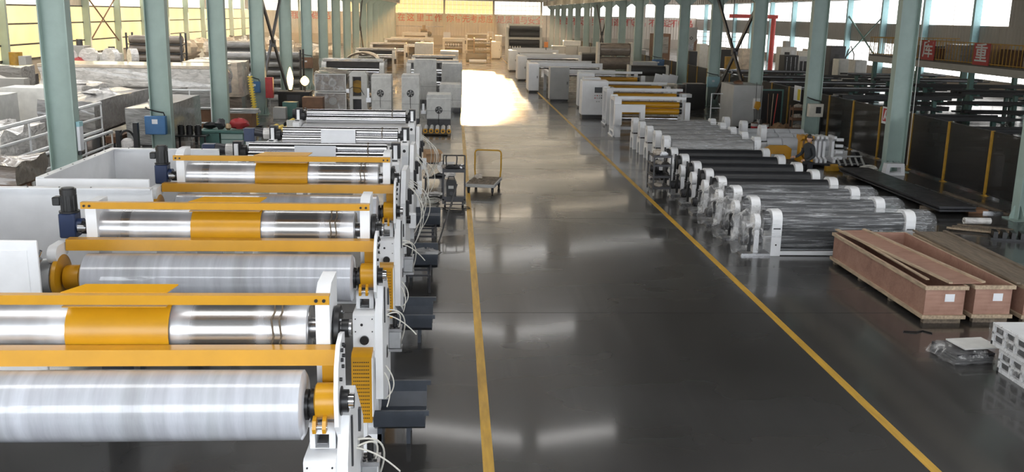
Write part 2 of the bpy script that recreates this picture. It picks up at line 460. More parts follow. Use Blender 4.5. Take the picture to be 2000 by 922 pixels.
for y in [BAYS[0]-BAY]+BAYS[1:]: spare(rc0, (0, y, 0))
for (ya, za, yb, zb) in ((BAYS[8], 5.6, BAYS[9], 1.4), (BAYS[8], 1.4, BAYS[9], 5.6)):
    B().tube([(WR-.35, ya, za), (WR-.35, yb, zb)], .08).out('brace', teal, wr)

# runway girders along the column rows and the right wall
def girder(name, x, z0, z1, y0, y1):
    g = B().box(x-.14, x+.14, y0, y1, z0, z0+.03).box(x-.14, x+.14, y0, y1, z1-.03, z1).box(x-.01, x+.01, y0, y1, z0+.03, z1-.03).out(name, cream)
    struct(g); s_ = B()
    y = y0+.5
    while y < y1: s_.box(x-.13, x+.13, y-.012, y+.012, z0+.03, z1-.03); y += 1.3
    s_.out('stiffeners', cream, g, kind='stuff'); return g
girder('trim_3', XL+.75, 6.45, 7.15, YF, YB); girder('trim_4', XR-.75, 6.45, 7.15, YF, YB); girder('trim_5', WR-.8, 7.15, 7.85, YF, YB)

# back wall with its glazed band and slogan
wb = struct(B().box(WL, WR, YB, YB+.15, 1.5, 4.95).out('wall_back', clad))
B().box(WL, WR, YB-.05, YB+.15, 0, 1.5).out('plinth', concrete, wb)
B().box(WL, WR, YB, YB+.15, 7.15, 11.5).out('wall_sheet', clad, wb)
for i, x in enumerate([WL, -24.9, -17.1, XL, -1.6, 6.4, 14.2, 22.4, 31.2]):
    x1 = [WL, -24.9, -17.1, XL, -1.6, 6.4, 14.2, 22.4, 31.2, WR][i+1]
    nwin += 1; mt = g_back if i in (2, 3, 4) else (g_right if i >= 6 else g_back2)
    n = 12
    e_ = bpy.data.objects.new('window_%d' % (nwin+1), None); COL.objects.link(e_); struct(e_); e_.location = (x, YB+.05, 0)
    w = x1-x; f = B().box(0, w, -.05, .05, 4.95, 5.02).box(0, w, -.05, .05, 7.08, 7.15)
    for k in range(n+1): f.box(w*k/n-.02, w*k/n+.02, -.03, .03, 5.02, 7.08)
    for z in (5.7, 6.4): f.box(0, w, -.02, .02, z-.02, z+.02)
    f.out('window_frame', steel, e_)
    p = B().box(.03, w/n-.03, -.005, .005, 5.03, 7.07).out('pane', mt, e_)
    for k in range(1, n): spare(p, (w*k/n, 0, 0))
    B().box(x-.15, x+.15, YB-.35, YB-.02, 0, 8.5).out('wall_post', cream if i > 3 else green, wb)
B().box(XL, -1.6, YB-.1, YB-.01, 2.85, 2.95).out('pipe', steel, wb)
rowA = '在这里工作你首先考虑应是质量与安全'; pxA = [784, 802, 821, 838, 856, 879, 895, 910, 925.6, 941, 957, 978, 993, 1009, 1023, 1038, 1053]
rowB = '不接受不良品不制造不良品不传递不良品'; pxB = [1080, 1093, 1107, 1122, 1138, 1154, 1172, 1190, 1206, 1225, 1238, 1254, 1274, 1289, 1303, 1316, 1330, 1346]
rowC = '用匠心做产品'; pxC = [572, 586, 604, 617, 628, 638]
glyphs = {}
for row, pxs, y0, y1 in ((rowA, pxA, 34.5, 41.5), (rowB, pxB, 42, 48), (rowC, pxC, 30, 31.5)):
    for i, (ch, px) in enumerate(zip(row, pxs)):
        p = W(px, y0+(y1-y0)*i/(len(row)-1), YB-.03)
        if ch not in glyphs:
            me = text_mesh(ch, 1.28); me.materials.clear(); me.materials.append(textred); glyphs[ch] = me
        o = bpy.data.objects.new('slogan_character', glyphs[ch]); COL.objects.link(o)
        o.location = p; o.rotation_euler = (pi/2, 0, 0); o.parent = wb

# front wall behind the viewpoint, with a glazed band
wf = struct(B().box(WL, WR, YF-.15, YF, 0, 2.2).out('wall_front', clad))
B().box(WL, WR, YF-.15, YF, 7.6, 11.5).out('wall_sheet', clad, wf)
for i in range(9):
    x = WL+i*(WR-WL)/9; nwin += 1
    e_ = bpy.data.objects.new('window_%d' % (nwin+1), None); COL.objects.link(e_); struct(e_); e_.location = (x, YF-.08, 0); w = (WR-WL)/9
    B().box(0, w, -.05, .05, 2.2, 2.3).box(0, w, -.05, .05, 7.5, 7.6).box(0, .1, -.05, .05, 2.3, 7.5).out('window_frame', steel, e_)
    p = B().box(.1, w/4, -.01, .01, 2.3, 7.5).out('pane', g_front, e_)
    for k in range(1, 4): spare(p, (w*k/4-.05, 0, 0))

# roof: pitched sheets over each span, glowing roof lights across the slope, some only added as fill
ce = bpy.data.objects.new('ceiling', None); COL.objects.link(ce); struct(ce)
def slope(xa, za, xb, zb, y0, y1, name, mat, dz=0, t=.08):
    B().add([(xa, y0, za+dz), (xb, y0, zb+dz), (xb, y1, zb+dz), (xa, y1, za+dz), (xa, y0, za+dz+t), (xb, y0, zb+dz+t), (xb, y1, zb+dz+t), (xa, y1, za+dz+t)],
            [(0, 3, 2, 1), (4, 5, 6, 7), (0, 1, 5, 4), (2, 3, 7, 6), (1, 2, 6, 5), (0, 4, 7, 3)]).out(name, mat, ce)
EAVE, RIDGE = 8.5, 10.2
XM = (XL+XR)/2
for xa, za, xb, zb in ((WL, EAVE, -21.1, 9.6), (-21.1, 9.6, XL, EAVE), (XL, EAVE, XM, RIDGE), (XM, RIDGE, XR, EAVE), (XR, EAVE, 27.6, 9.6), (27.6, 9.6, WR, EAVE)):
    slope(xa, za, xb, zb, YF, YB+.1, 'roof_sheet', roofm)
def strip(xa, xb, y, w, x0, z0, x1, z1):
    if 30 < y < 46 and XL < xa < 7 and xb < XR: w = .75 if y < 40 else .95
    f = lambda x: z0+(z1-z0)*(x-x0)/(x1-x0)
    slope(xa, f(xa), xb, f(xb), y-w/2, y+w/2, 'roof_light', g_sky if y < 66 else g_sky2, -.06, .04)
for y in (6.5, 20, 32.4, 44.5, 59.5, 72, 84, 96, 108, 120, 132, 144):
    strip(-8.5, XM-.3, y, 1.5, XL, EAVE, XM, RIDGE)
    if y < 24 or y > 80: strip(XM+.3, 13.5, y, 1.5, XM, RIDGE, XR, EAVE)
    else: strip(XM+.3, 6.0, y, 1.5, XM, RIDGE, XR, EAVE)
    if 50 < y <= 80: strip(7.5, 13.5, y, .55, XM, RIDGE, XR, EAVE)  # narrow strips added only to brighten the fence side machines
for k in range(17): y = 20+8*k; strip(-20.5, -10.2, y, 2.2, -21.1, 9.6, XL, EAVE); strip(-32, -21.7, y, 2.2, WL, EAVE, -21.1, 9.6)  # wide, close-set strips added to brighten the side bay
for y in (76, 92, 108, 124, 140): strip(17, 26, y, 1.5, XR, EAVE, 27.6, 9.6)

# ------------------------------------------------------------------ steel columns
col0 = thing('steel_column', 'x', 'column', (XL, BAYS[0], 0))
B().box(-.33, -.30, -.17, .17, .03, EAVE).box(.30, .33, -.17, .17, .03, EAVE).box(-.30, .30, -.012, .012, .03, EAVE).out('shaft', green, col0)
B().box(-.48, .48, -.3, .3, 0, .03).out('base_plate', green, col0)
for x in (-.2, 0, .2):
    for s in (-1, 1): B().prism([(s*.02, .03), (s*.28, .03), (s*.28, .1), (s*.06, .38), (s*.02, .38)], 'X', x-.012, x+.012).out('gusset', green, col0)
for s in (-1, 1): B().prism([(s*.33, .03), (s*.46, .03), (s*.46, .1), (s*.36, .38), (s*.33, .38)], 'Y', -.012, .012).out('gusset', green, col0)

for s in (-1, 1): B().prism([(s*.33, 5.9), (s*.75, 6.25), (s*.75, 6.45), (s*.33, 6.45)], 'Y', -.13, .13).out('corbel', green, col0)
col0['label'] = 'nearest green steel column of the row beside the white enclosures'
for s, x, nm in ((0, XL, 'row behind the yellow roll machines'), (1, XR, 'row along the dark mesh fence')):
    for k, y in enumerate(BAYS):
        if s == 0 and k == 0: continue
        if s == 1 and k == 0: lab = 'nearest green steel column of the row along the dark mesh fence'
        else: lab = '%s green steel column from the near end of the %s' % (ORD[k] if k else 'nearest', nm)
        clone(col0, (x, y, 0), None, lab)
for o in bpy.data.objects:
    if o.name.startswith('steel_column'): o['group'] = 'green steel columns'; o['kind'] = 'thing'

def brace(label, x, y0, y1):
    t = thing('cross_brace', label, 'brace', (x, y0, 0), 0, 'cross braces between columns'); L = y1-y0
    for za, zb, dx in ((.5, 6.2, -.07), (6.2, .5, .07)):
        d = Vector((0, L-.1, zb-za)); ln = d.length
        m = Matrix.Translation((dx, .05, za)) @ d.to_track_quat('Y', 'Z').to_matrix().to_4x4()
        B().box(-.05, .05, 0, ln, -.11, .11, m).out('brace_bar', darksteel, t)
    B().box(-.14, .14, L/2-.18, L/2+.18, 3.17, 3.53).out('gusset', darksteel, t)
brace('crossed dark braces between two green columns behind the glowing sun glints', XL, BAYS[3]+.2, BAYS[4]-.2)
brace('crossed dark braces above the tall grey cabinet with yellow pendant', XR, BAYS[3]+.2, BAYS[4]-.2)
brace('small crossed braces far down the row near the back wall, beside the yellow daylight wall', XL, BAYS[9]+.2, BAYS[10]-.2)
brace('small crossed braces far down the fence side row, in front of the red slogan', XR, BAYS[9]+.2, BAYS[10]-.2)

# warm dust haze hanging in the hall
hz = bpy.data.materials.new('dust_haze'); hz.use_nodes = True; t_ = hz.node_tree; t_.nodes.remove(t_.nodes['Principled BSDF'])
vs = t_.nodes.new('ShaderNodeVolumeScatter'); vs.inputs['Color'].default_value = (1, .93, .84, 1); vs.inputs['Density'].default_value = .0012; vs.inputs['Anisotropy'].default_value = .55
t_.links.new(vs.outputs[0], t_.nodes['Material Output'].inputs['Volume'])
hb = B().box(WL+.2, WR-.2, 30, YB-.5, .02, 8.3).out('haze', hz, None, kind='structure'); hb['label'] = 'warm dust haze hanging in the far half of the hall'

# ------------------------------------------------------------------ the row of roll machines beside the aisle
def ngon(cx, cz, r, n=16, a0=0, a1=2*pi, full=True):
    m = n if full else n-1
    return [(cx+cos(a0+(a1-a0)*i/m)*r, cz+sin(a0+(a1-a0)*i/m)*r) for i in range(n)]

def bolts(pts, r=.011, ax=(0, -1, 0), h=.012):
    b = B()
    for p in pts: p = Vector(p); b.cyl(p, p+Vector(ax)*h, r, 8)
    return b

def hose(p0, p1, sag=.15, out=(.1, -.05), n=12, r=.009):
    p0, p1 = Vector(p0), Vector(p1); pts = []
    for i in range(n+1):
        t = i/n; k = 4*t*(1-t)
        pts.append(p0.lerp(p1, t)+Vector((out[0]*k, out[1]*k, sag*k)))
    return pts

def gear_motor(t, x, y, z, big=1.0, side=1):
    m = B().cyl((x, y, z+.17*big), (x, y, z+.37*big), .085*big, 20).cyl((x, y, z+.37*big), (x, y, z+.43*big), .092*big, 20).cyl((x, y, z+.43*big), (x, y, z+.445*big), .07*big, 20)
    m.bbox(x-.17*big, x-.08*big, y-.06*big, y+.06*big, z+.24*big, z+.34*big)
    for i in range(12):
        a = 2*pi*i/12; m.box(x+cos(a)*.085*big-.006, x+cos(a)*.085*big+.006, y+sin(a)*.085*big-.006, y+sin(a)*.085*big+.006, z+.18*big, z+.36*big)
    mo = m.out('motor', black, t)
    bolts([(x-.04, y-.075*big, z+.175*big)], .01).cyl((x, y, z+.155*big), (x, y, z+.175*big), .115*big, 20).out('motor_flange', black, mo)
    B().bbox(x-.1*big, x+.09*big, y-.1*big, y+.1*big, z-.14*big, z+.155*big, .015).cyl((x+.09*big, y, z), (x+.15*big, y, z), .085*big, 18).out('gearbox', navy, t)

def winder(k, label, ltop=0.0, motor=True, guard=True):
    t = thing('roll_winding_machine', label, 'machine', (0, 7.15+3.65*k, 0), 0, None)
    # film-wrapped roll and its journals
    B().lathe((-4.12, -.14, 2.12), (1, 0, 0), [(0, .24), (.02, .268), (.3, .272), (1.5, .274), (2.97, .27), (2.99, .235)], 48).out('wrapped_roll', film_roll, t)
    B().lathe((-1.135, -.14, 2.12), (1, 0, 0), [(0, .12), (.03, .12), (.031, .085), (.05, .085), (.051, .13), (.085, .13)], 28).cut().lathe((-4.16, -.14, 2.12), (1, 0, 0), [(0, .12), (.04, .12)], 28).out('journal', blackm, t)
    yb = B().lathe((-1.055, -.14, 2.15), (1, 0, 0), [(0, .125), (.012, .142), (.17, .142), (.185, .13)], 32)
    yb.out('bearing_housing', yellow, t)
    B().lathe((-.872, -.14, 2.15), (1, 0, 0), [(0, .115), (.02, .115), (.021, .09), (.07, .09)], 24).out('bearing_cap', blackm, t)
    B().lathe((-.80, -.14, 2.15), (1, 0, 0), [(0, .06), (.04, .06)], 20).out('shaft_end', chrome, t)
    ears = B()
    for x in (-1.06, -.985): ears.prism([(-.22, 1.95), (-.33, 1.96), (-.345, 2.0), (-.32, 2.06), (-.24, 2.09)], 'X', x, x+.028)
    ears.out('clevis', yellow, t); B().cyl((-1.065, -.3, 2.0), (-.95, -.3, 2.0), .018, 12).out('clevis_pin', chrome, t)
    B().prism([(.0, 2.2), (.10, 2.2), (.10, 2.42), (.0, 2.42)], 'X', -1.02, -.90).box(-1.02, -.90, -.1, .1, 2.17, 2.24).out('swing_arm', yellow, t)
    # wide yellow beam
    B().prism([(-.05, 2.405), (.07, 2.405), (.09, 2.53), (-.035, 2.53)], 'X', -4.36, -.90).out('wide_beam', yellow, t)
    pl = [(-.30, 2.0), (-.32, 2.25), (-.26, 2.46), (-.12, 2.60), (.06, 2.63), (.2, 2.6), (.2, 1.8), (-.1, 1.8)]
    cp = B().prism(pl, 'X', -.895, -.862).out('cam_plate', white, t)
    bolts([(-.86, -.1, 2.55), (-.86, 0, 2.56), (-.86, -.1, 2.47), (-.86, 0, 2.47), (-.86, -.2, 2.35), (-.86, -.05, 2.4), (-.86, .08, 2.52)], .016, (1, 0, 0), .02).out('plate_bolts', blackm, cp, kind='stuff')
    tp = [(-.20+cos(a)*.10, 2.40+sin(a)*.10) for a in [pi/2+pi*i/10 for i in range(11)]]+[(.05, 2.36), (.05, 2.50)]
    B().prism(tp, 'X', -4.47, -4.37).out('end_tongue', white, t)
    # polished roll, its shafts and discs
    ch = B().lathe((-4.07, .35, 2.58), (1, 0, 0), [(0, .19), (.01, .218), (2.91, .218), (2.92, .20)], 48).out('polished_roll', chrome_film, t)
    B().lathe((-1.15, .35, 2.58), (1, 0, 0), [(0, .2), (.004, .2), (.005, .085), (.05, .085), (.051, .068), (.33, .068)], 24).cut().lathe((-4.35, .35, 2.58), (1, 0, 0), [(0, .06), (.2, .06), (.21, .1), (.279, .1)], 24).out('roll_shaft', steel, t)
    dk = B().lathe((-.955, .35, 2.58), (1, 0, 0), [(0, .178), (.01, .186), (.045, .186), (.05, .16)], 32).cut().lathe((-.90, .35, 2.58), (1, 0, 0), [(0, .08), (.06, .08)], 20).out('flange_disc', black, t)
    bolts([(-.905, .35+cos(i*pi/4)*.14, 2.58+sin(i*pi/4)*.14) for i in range(8)], .013, (1, 0, 0), .015).out('disc_bolts', steel, dk, kind='stuff')
    rp = B()
    for x in (-1.42, -1.36): rp.tube([(x+.012*sin(i*2.1), .35+cos(2*pi*i/20)*.222, 2.58+sin(2*pi*i/20)*.222) for i in range(20)], .008, 5, True)
    rp.tube([(-1.38, .22, 2.4), (-1.39, .14, 2.36), (-1.36, .10, 2.45)], .008, 5)
    rp.out('binding_cord', rope, t)
    B().prism([(.10, 1.9), (.58, 1.9), (.60, 2.99), (.26, 2.99), (.10, 2.90)], 'X', -1.075, -.965).out('upright', white, t)
    B().prism([(.10, 1.9), (.50, 1.9), (.50, 2.93+ltop), (.2, 2.93+ltop), (.10, 2.9+ltop*.6)], 'X', -4.17, -4.05).out('upright', white, t)
    nb = B().box(-4.2, -.96, .055, .07, 2.865, 2.94).box(-4.2, -.96, .07, .13, 2.925, 2.94).out('narrow_beam', yellow, t)
    bolts([(-1.0, .055, 2.9), (-1.06, .055, 2.9), (-4.16, .055, 2.9), (-4.1, .055, 2.9)], .014).out('beam_bolts', blackm, nb, kind='stuff')
    B().grid(lambda u, v: (-3.01+.79*u, .35+cos(R(78)+R(122)*v)*.243*1.02, 2.58+sin(R(78)+R(122)*v)*.243), 1, 24).grid(lambda u, v: (-3.01+.79*u, .35+cos(R(78)+R(122)*v)*.236*1.02, 2.58+sin(R(78)+R(122)*v)*.236), 1, 24).box(-3.01, -2.22, .1, .42, 2.83, 2.838).out('roll_cover', yellow, t)
    B().add([(-3.02, .13, 2.945), (-2.22, .13, 2.945), (-2.15, .22, 2.985), (-2.86, .22, 2.985), (-3.02, .13, 2.935), (-2.22, .13, 2.935), (-2.15, .22, 2.975), (-2.86, .22, 2.975)], [(0, 1, 2, 3), (7, 6, 5, 4), (0, 4, 5, 1), (1, 5, 6, 2), (2, 6, 7, 3), (3, 7, 4, 0)]).out('cover_lip', yellow, t)
    # right-hand side frame
    fr = B()
    sq = [(-1.11, 1.74), (-.91, 1.74), (-.91, 1.97), (-1.11, 1.97)]; hole = [(-1.07, 1.755), (-.96, 1.755), (-.96, 1.87), (-1.07, 1.87)]
    fr.ring(sq, hole, 'Y', -.14, .35)
    fr.prism([(-.12, 1.75), (.9, 1.742), (.9, .0), (.25, .0), (-.22, 1.15), (-.36, 1.24), (-.37, 1.74), (-.34, 1.76)], 'X', -1.13, -.885)
    fr.out('side_frame', white, t)
    B().box(-1.055, -.975, -.13, .33, 1.785, 1.79).box(-1.03, -.99, -.16, .3, 1.972, 1.985).out('slide_rail', steel, t)
    fc = bolts([(-1.10, -.37, 1.7), (-.91, -.37, 1.7), (-1.10, -.37, 1.55), (-.91, -.37, 1.55)], .007).cyl((-1.03, -.375, 1.63), (-1.03, -.36, 1.63), .016, 10).out('frame_bolts', blackm, t, kind='stuff')
    B().lathe((-1.0, -.40, 1.45), (0, 1, 0), [(0, .052), (.03, .052)], 20).out('port', black, t)
    B().prism([(-.30, .7), (-.30, 1.7), (-.12, 2.02), (.35, 2.08), (.62, 1.85), (.95, 1.55), (1.0, .55), (.4, .4)], 'X', -.885, -.80).out('side_plate', white, t)
    B().box(-.80, -.785, -.05, -.02, 1.55, 1.98).box(-.80, -.78, .5, .56, 1.6, 1.8).out('guide_bar', darksteel, t)
    B().box(-1.1, -.85, .0, 1.1, 0, .12).out('foot_rail', white, t)
    B().box(-4.35, -4.1, .7, 1.1, 0, .9).out('rear_leg', traygrey, t)
    B().prism([(-.2, 1.95), (.3, 1.95), (.9, 1.5), (1.0, .85), (.5, .85), (-.2, 1.3)], 'X', -4.3, -4.16).out('side_frame', white, t)
    B().box(-4.16, -1.13, .7, .9, 1.55, 1.75).out('tie_beam', white, t)
    # pneumatic cylinder and its elbow clamp
    cy = B().bbox(-.80, -.645, .66, .84, .97, 1.2, .012).out('cylinder', galv, t)
    c2 = B().box(-.81, -.635, .65, .85, 1.2, 1.235).cut().box(-.81, -.635, .65, .85, .935, .97)
    c2.out('cylinder_cap', steel, cy)
    c3 = B()
    for dx in (-.77, -.7225, -.675):
        for dy in (.69, .75, .81): c3.cyl((dx, dy, 1.235), (dx, dy, 1.243), .017, 8)
    c3.cyl((-.7225, .75, 1.235), (-.7225, .75, 1.28), .03, 12).out('cap_recesses', blackm, cy, kind='stuff')
    B().tube([(-.7225, .75, 1.28), (-.7225, .75, 1.4), (-.73, .72, 1.43), (-.82, .6, 1.43), (-.86, .55, 1.43)], .03, 8).cyl((-.87, .5, 1.43), (-.87, .56, 1.43), .055, 12).bbox(-.84, -.79, .3, .42, .98, 1.12).out('elbow_clamp', black, t)
    hs = B().tube(hose((-.80, .45, 1.55), (-.66, .9, .98), .12, (.12, 0)), .009).tube(hose((-.80, .42, 1.5), (-.68, .72, 1.22), .1, (.08, 0)), .009)
    hs.tube(hose((-.82, .35, 1.52), (-.45, .55, 1.2), .06, (0, -.03)), .008).tube(hose((-.79, .0, 1.0), (-.79, -.1, .62), .0, (.1, -.05)), .008)
    hs.tube(hose((-.8, -.1, .95), (-.76, -.3, .6), .02, (.05, 0)), .008)
    hs.out('air_hoses', cable, t, kind='stuff')
    if guard:
        gd = B().prism([(-1.1, .76), (-1.1, 1.51), (-1.04, 1.54), (-.86, 1.54), (-.86, .76)], 'X', -1.075, -.86).out('chain_guard', yellow, t)
        sl = B()
        for r_ in range(16):
            for c_ in range(9): x = -1.055+.0195*c_; z = .81+.0425*r_; sl.box(x, x+.011, -1.1025, -1.0995, z, z+.011)
        sl.out('slots', black, gd, kind='stuff')
        B().box(-.86, -.848, -1.1, -.86, .83, 1.5).prism([(-1.08, .80), (-1.08, .85), (-.2, 1.4), (-.2, 1.0)], 'X', -1.05, -.92).box(-1.05, -.93, -.95, -.85, 0, .82).out('guard_bracket', white, t)
    # catch tray on the aisle side
    pr = [(-.30, .56), (-.335, .56), (-.335, .5), (-.28, .34), (-.1, .24), (.5, .24), (.66, .40), (.66, .56), (.62, .56), (.62, .42), (.48, .275), (-.08, .275), (-.24, .36), (-.30, .5)]
    tr = B().prism(pr, 'X', -.92, -.32).prism([(-.335, .56), (-.335, .5), (-.30, .5), (-.30, .56)], 'X', -.32, -.27).prism([(.62, .56), (.62, .5), (.66, .5), (.66, .56)], 'X', -.32, -.27)
    tr.box(-.9, -.84, 0, .4, 0, .25).box(-.55, -.5, -.02, .04, 0, .25).box(-.55, -.5, .36, .42, 0, .25)
    tr.out('catch_tray', traygrey, t)
    # drive side
    B().lathe((-4.34, -.14, 2.12), (1, 0, 0), [(0, .13), (.015, .14), (.17, .14), (.18, .12)], 28).out('bearing_housing', yellow, t)
    B().lathe((-4.43, -.14, 2.12), (1, 0, 0), [(0, .24), (.02, .26), (.06, .26), (.065, .2)], 32).out('drive_disc', yellow, t)
    B().lathe((-4.66, -.14, 2.12), (1, 0, 0), [(0, .16), (.02, .2), (.21, .22), (.228, .18)], 28).out('brake_drum', galv, t)
    bar = B().cyl((-4.72, -.36, 2.02), (-4.54, -.36, 2.40), .05, 14).box(-4.78, -4.66, -.42, -.30, 1.9, 2.04).out('air_cylinder', alu, t)
    B().cyl((-4.54, -.36, 2.40), (-4.50, -.36, 2.48), .016, 8).out('cylinder_rod', chrome, bar)
    if motor:
        gear_motor(t, -4.46, .40, 2.60)
        B().cyl((-4.31, .37, 2.58), (-4.2, .36, 2.58), .075, 18).lathe((-4.2, .35, 2.58), (1, 0, 0), [(0, .05), (.1, .05)], 16).out('coupling', black, t)
    return t

w0 = winder(0, 'yellow and white roll winding machine nearest the camera, big film wrapped roll in front', 0)
w1 = winder(1, 'middle one of the three yellow beamed roll machines, black drive motor on a blue gearbox', 0)
w2 = winder(2, 'third yellow beamed roll machine, just in front of the white roll frames', .09)
for o in (w0, w1, w2): o['group'] = 'yellow and white roll winding machines'

# white roll frames further along the same row
def roll_frame(k, label, sheet=True, z=2.40, motor=True):
    t = thing('white_roll_machine', label, 'machine', (0, 7.3+3.65*k, 0), 0, 'white roll frames')
    for dy, dz in ((.05, .04), (-.06, -.11)):
        B().lathe((-3.86, dy, z+dz), (1, 0, 0), [(0, .09), (.01, .105), (2.59, .105), (2.6, .09)], 32).out('polished_roll', chrome, t)
    B().lathe((-4.0, .0, z-.03), (1, 0, 0), [(0, .13), (.1, .13), (.11, .06), (.15, .06)], 20).lathe((-1.27, .0, z-.03), (1, 0, 0), [(0, .06), (.05, .06), (.06, .12), (.14, .12)], 20).out('bearing_block', black, t)
    if sheet: B().grid(lambda u, v: (-2.98+.77*u, -.20-.02*sin(v*5), z-.30+.42*v), 6, 6).grid(lambda u, v: (-2.98+.77*u, -.19-.02*sin(v*5), z-.30+.42*v), 6, 6).out('paper_sheet', paper, t)
    rp = B().tube([(-1.62+.01*sin(i*2), .0+cos(2*pi*i/20)*.16, z-.03+sin(2*pi*i/20)*.19) for i in range(20)], .008, 5, True)
    rp.out('binding_cord', rope, t)
    B().prism([(-.62, z-.62), (-.62, z-.34), (-.12, z-.24), (.3, z-.24), (.3, z-.62)], 'X', -3.95, -1.2).out('cross_beam', white, t)
    for x in (-4.14, -1.18):
        B().box(x, x+.17, -.35, .45, 0, z-.12).prism([(-.35, z-.42), (-.60, z-.42), (-.60, z-.16), (-.35, z-.12)], 'X', x, x+.17).out('side_post', white, t)
        B().cyl((x+.085, -.61, z-.29), (x+.085, -.59, z-.29), .035, 14).box(x+.035, x+.135, -.42, -.36, z-.122, z-.105).out('bolt_hole', black, t)
        B().box(x+.05, x+.12, -.22, -.17, z-.12, z+.14).out('sensor_tab', white, t); B().box(x-.0, x+.17, -.1, .1, z-.12, z+.17).out('bearing_bracket', blackm, t)
    B().prism([(-.5, .3), (-.55, 1.6), (-.1, 2.15), (.9, 2.1), (1.6, 1.9), (1.6, .4)], 'X', -.99, -.90).out('side_plate', white, t)
    B().box(-1.12, -.9, -.3, 1.4, 0, .15).box(-4.14, -3.95, -.3, 1.0, 0, .15).box(-.98, -.91, -.3, 1.4, .15, .35).out('foot_rail', white, t)
    B().box(-.9, -.84, -.3, -.2, 1.3, 1.6).cyl((-.9, -.1, 1.2), (-.82, -.1, 1.2), .08, 14).box(-.9, -.82, .4, .52, 1.4, 1.7).box(-.9, -.8, .9, 1.1, 1.5, 1.6).out('side_fittings', blackm, t)
    cy = B().bbox(-.87, -.73, .2, .36, .95, 1.25, .012).out('cylinder', white, t)
    hs = B()
    rnd = random.Random(k)
    for i in range(5): hs.tube(hose((-.88, .2+.2*i, 1.8), (-.78+.1*rnd.random(), .1+.3*i, .5+.3*rnd.random()), .1, (.15+.25*rnd.random(), -.1)), .009)
    hs.out('air_hoses', cable, t, kind='stuff')
    pr = [(-.30, .56), (-.335, .56), (-.335, .5), (-.28, .34), (-.1, .24), (.5, .24), (.66, .40), (.66, .56), (.62, .56), (.62, .42), (.48, .275), (-.08, .275), (-.24, .36), (-.30, .5)]
    if k < 5: B().prism(pr, 'X', -.89, -.30).box(-.85, -.8, 0, .4, 0, .25).box(-.5, -.45, -.02, .3, 0, .25).out('catch_tray', traygrey, t)
    if motor:
        B().cyl((-4.5, .1, z+.02), (-4.22, .1, z-.02), .1, 16).out('motor', darksteel, t); B().cyl((-4.3, .1, z-.02), (-4.14, .1, z-.02), .13, 16).out('motor_cover', film_white, t)
        B().bbox(-4.74, -4.5, 0, .2, z-.2, z+.1).out('gearbox', navy, t)
        B().box(-4.7, -4.14, .02, .18, z-.4, z-.2).out('motor_bracket', white, t)
    return t
roll_frame(3, 'white roll frame with a blank paper sheet, right behind the yellow beamed machines', z=2.5)
roll_frame(4, 'middle white roll frame, blank paper sheet hanging over two bright rolls', z=2.37)
roll_frame(5, 'white roll frame without a paper sheet, two bare polished rolls tied with a cord', False, z=2.42, motor=False)

# folded-sheet enclosures round the drive side
def enclosure(y0, xl, label, rail=False):
    t = thing('sheet_enclosure', label, 'enclosure', ((xl-4.18)/2, y0, 0), 0, 'white sheet enclosures'); m = (xl-4.18)/2
    x0, x1 = xl-m, -4.18-m
    B().bbox(x0, x1, 0, .04, .66, 2.79, .008).box(x0+.1, (x0+x1)/2-.03, -.004, 0, .75, 2.69).box((x0+x1)/2+.03, x1-.1, -.004, 0, .75, 2.69).out('front_panel', white, t)
    B().bbox(x0, x0+.04, .04, 3.0, .42, 2.79, .008).box(x0-.01, x0+.1, .04, 3.0, 2.78, 2.80).out('side_panel', white, t)
    B().bbox(x0+.04, x1+.25, 2.96, 3.0, .42, 2.79, .008).box(x0+.1, x1+.25, 2.88, 3.0, 2.78, 2.80).out('back_panel', white, t)
    b = bolts([(x0+.05, .3+.45*i, 2.80) for i in range(6)]+[(x0+.3+.4*i, 2.94, 2.80) for i in range(4)], .012, (0, 0, 1), .006).out('rail_bolts', blackm, t, kind='stuff')
    B().box(x0, x0+.06, 1.3, 1.36, 0, .43).cut().box(x0, x0+.06, 2.94, 3, 0, .43).cut().box(x1-.06, x1, 2.94, 3, 0, .43).out('foot', traygrey, t)
    return t
enclosure(9.61, -6.2, 'white sheet enclosure cut by the photo edge, beside the nearest film wrapped roll')
enclosure(13.26, -5.70, 'open topped white sheet enclosure behind the black drive motor')

# ------------------------------------------------------------------ beside the machines, on the aisle edge
t = thing('floor_stand', 'dark tubular frame lying beside the catch trays, near the yellow beamed machines', 'frame', (-.65, 17.0, 0))
B().tube([(.22, .2, .33), (.22, 1.9, .33)], .022, 8).tube([(-.2, .2, .33), (-.2, 1.9, .33)], .022, 8).out('side_rail', darksteel, t)
p = B().box(-.2, .22, -.02, .02, .31, .345).out('slat', darksteel, t); p.location = (0, .25, 0)
for i in range(1, 5): spare(p, (0, .25+.4*i, 0))
B().tube([(.22, .22, 0), (.22, .22, .33)], .02).tube([(.22, 1.88, 0), (.22, 1.88, .33)], .02).tube([(-.2, .22, 0), (-.2, .22, .33)], .02).tube([(-.2, 1.88, 0), (-.2, 1.88, .33)], .02).out('legs', darksteel, t)
t2 = clone(t, (-.62, 20.2, 0), None, 'dark tubular frame lying further along, near the welding cart')
o = B().blob((0, 0, .0), .28, .2, .10, 3, 12, 6, .3).out('film_scrap', film_grey); o.location = (-.55, 18.9, .36); tag(o, 'crumpled grey film lying on the dark catch tray', 'film')
o = B().tube([(-.32, 21.2, .02), (0.1, 24.6, .75)], .018, 8).out('steel_rod', darksteel); tag(o, 'thin dark rod leaning beside the yellow floor line', 'rod')

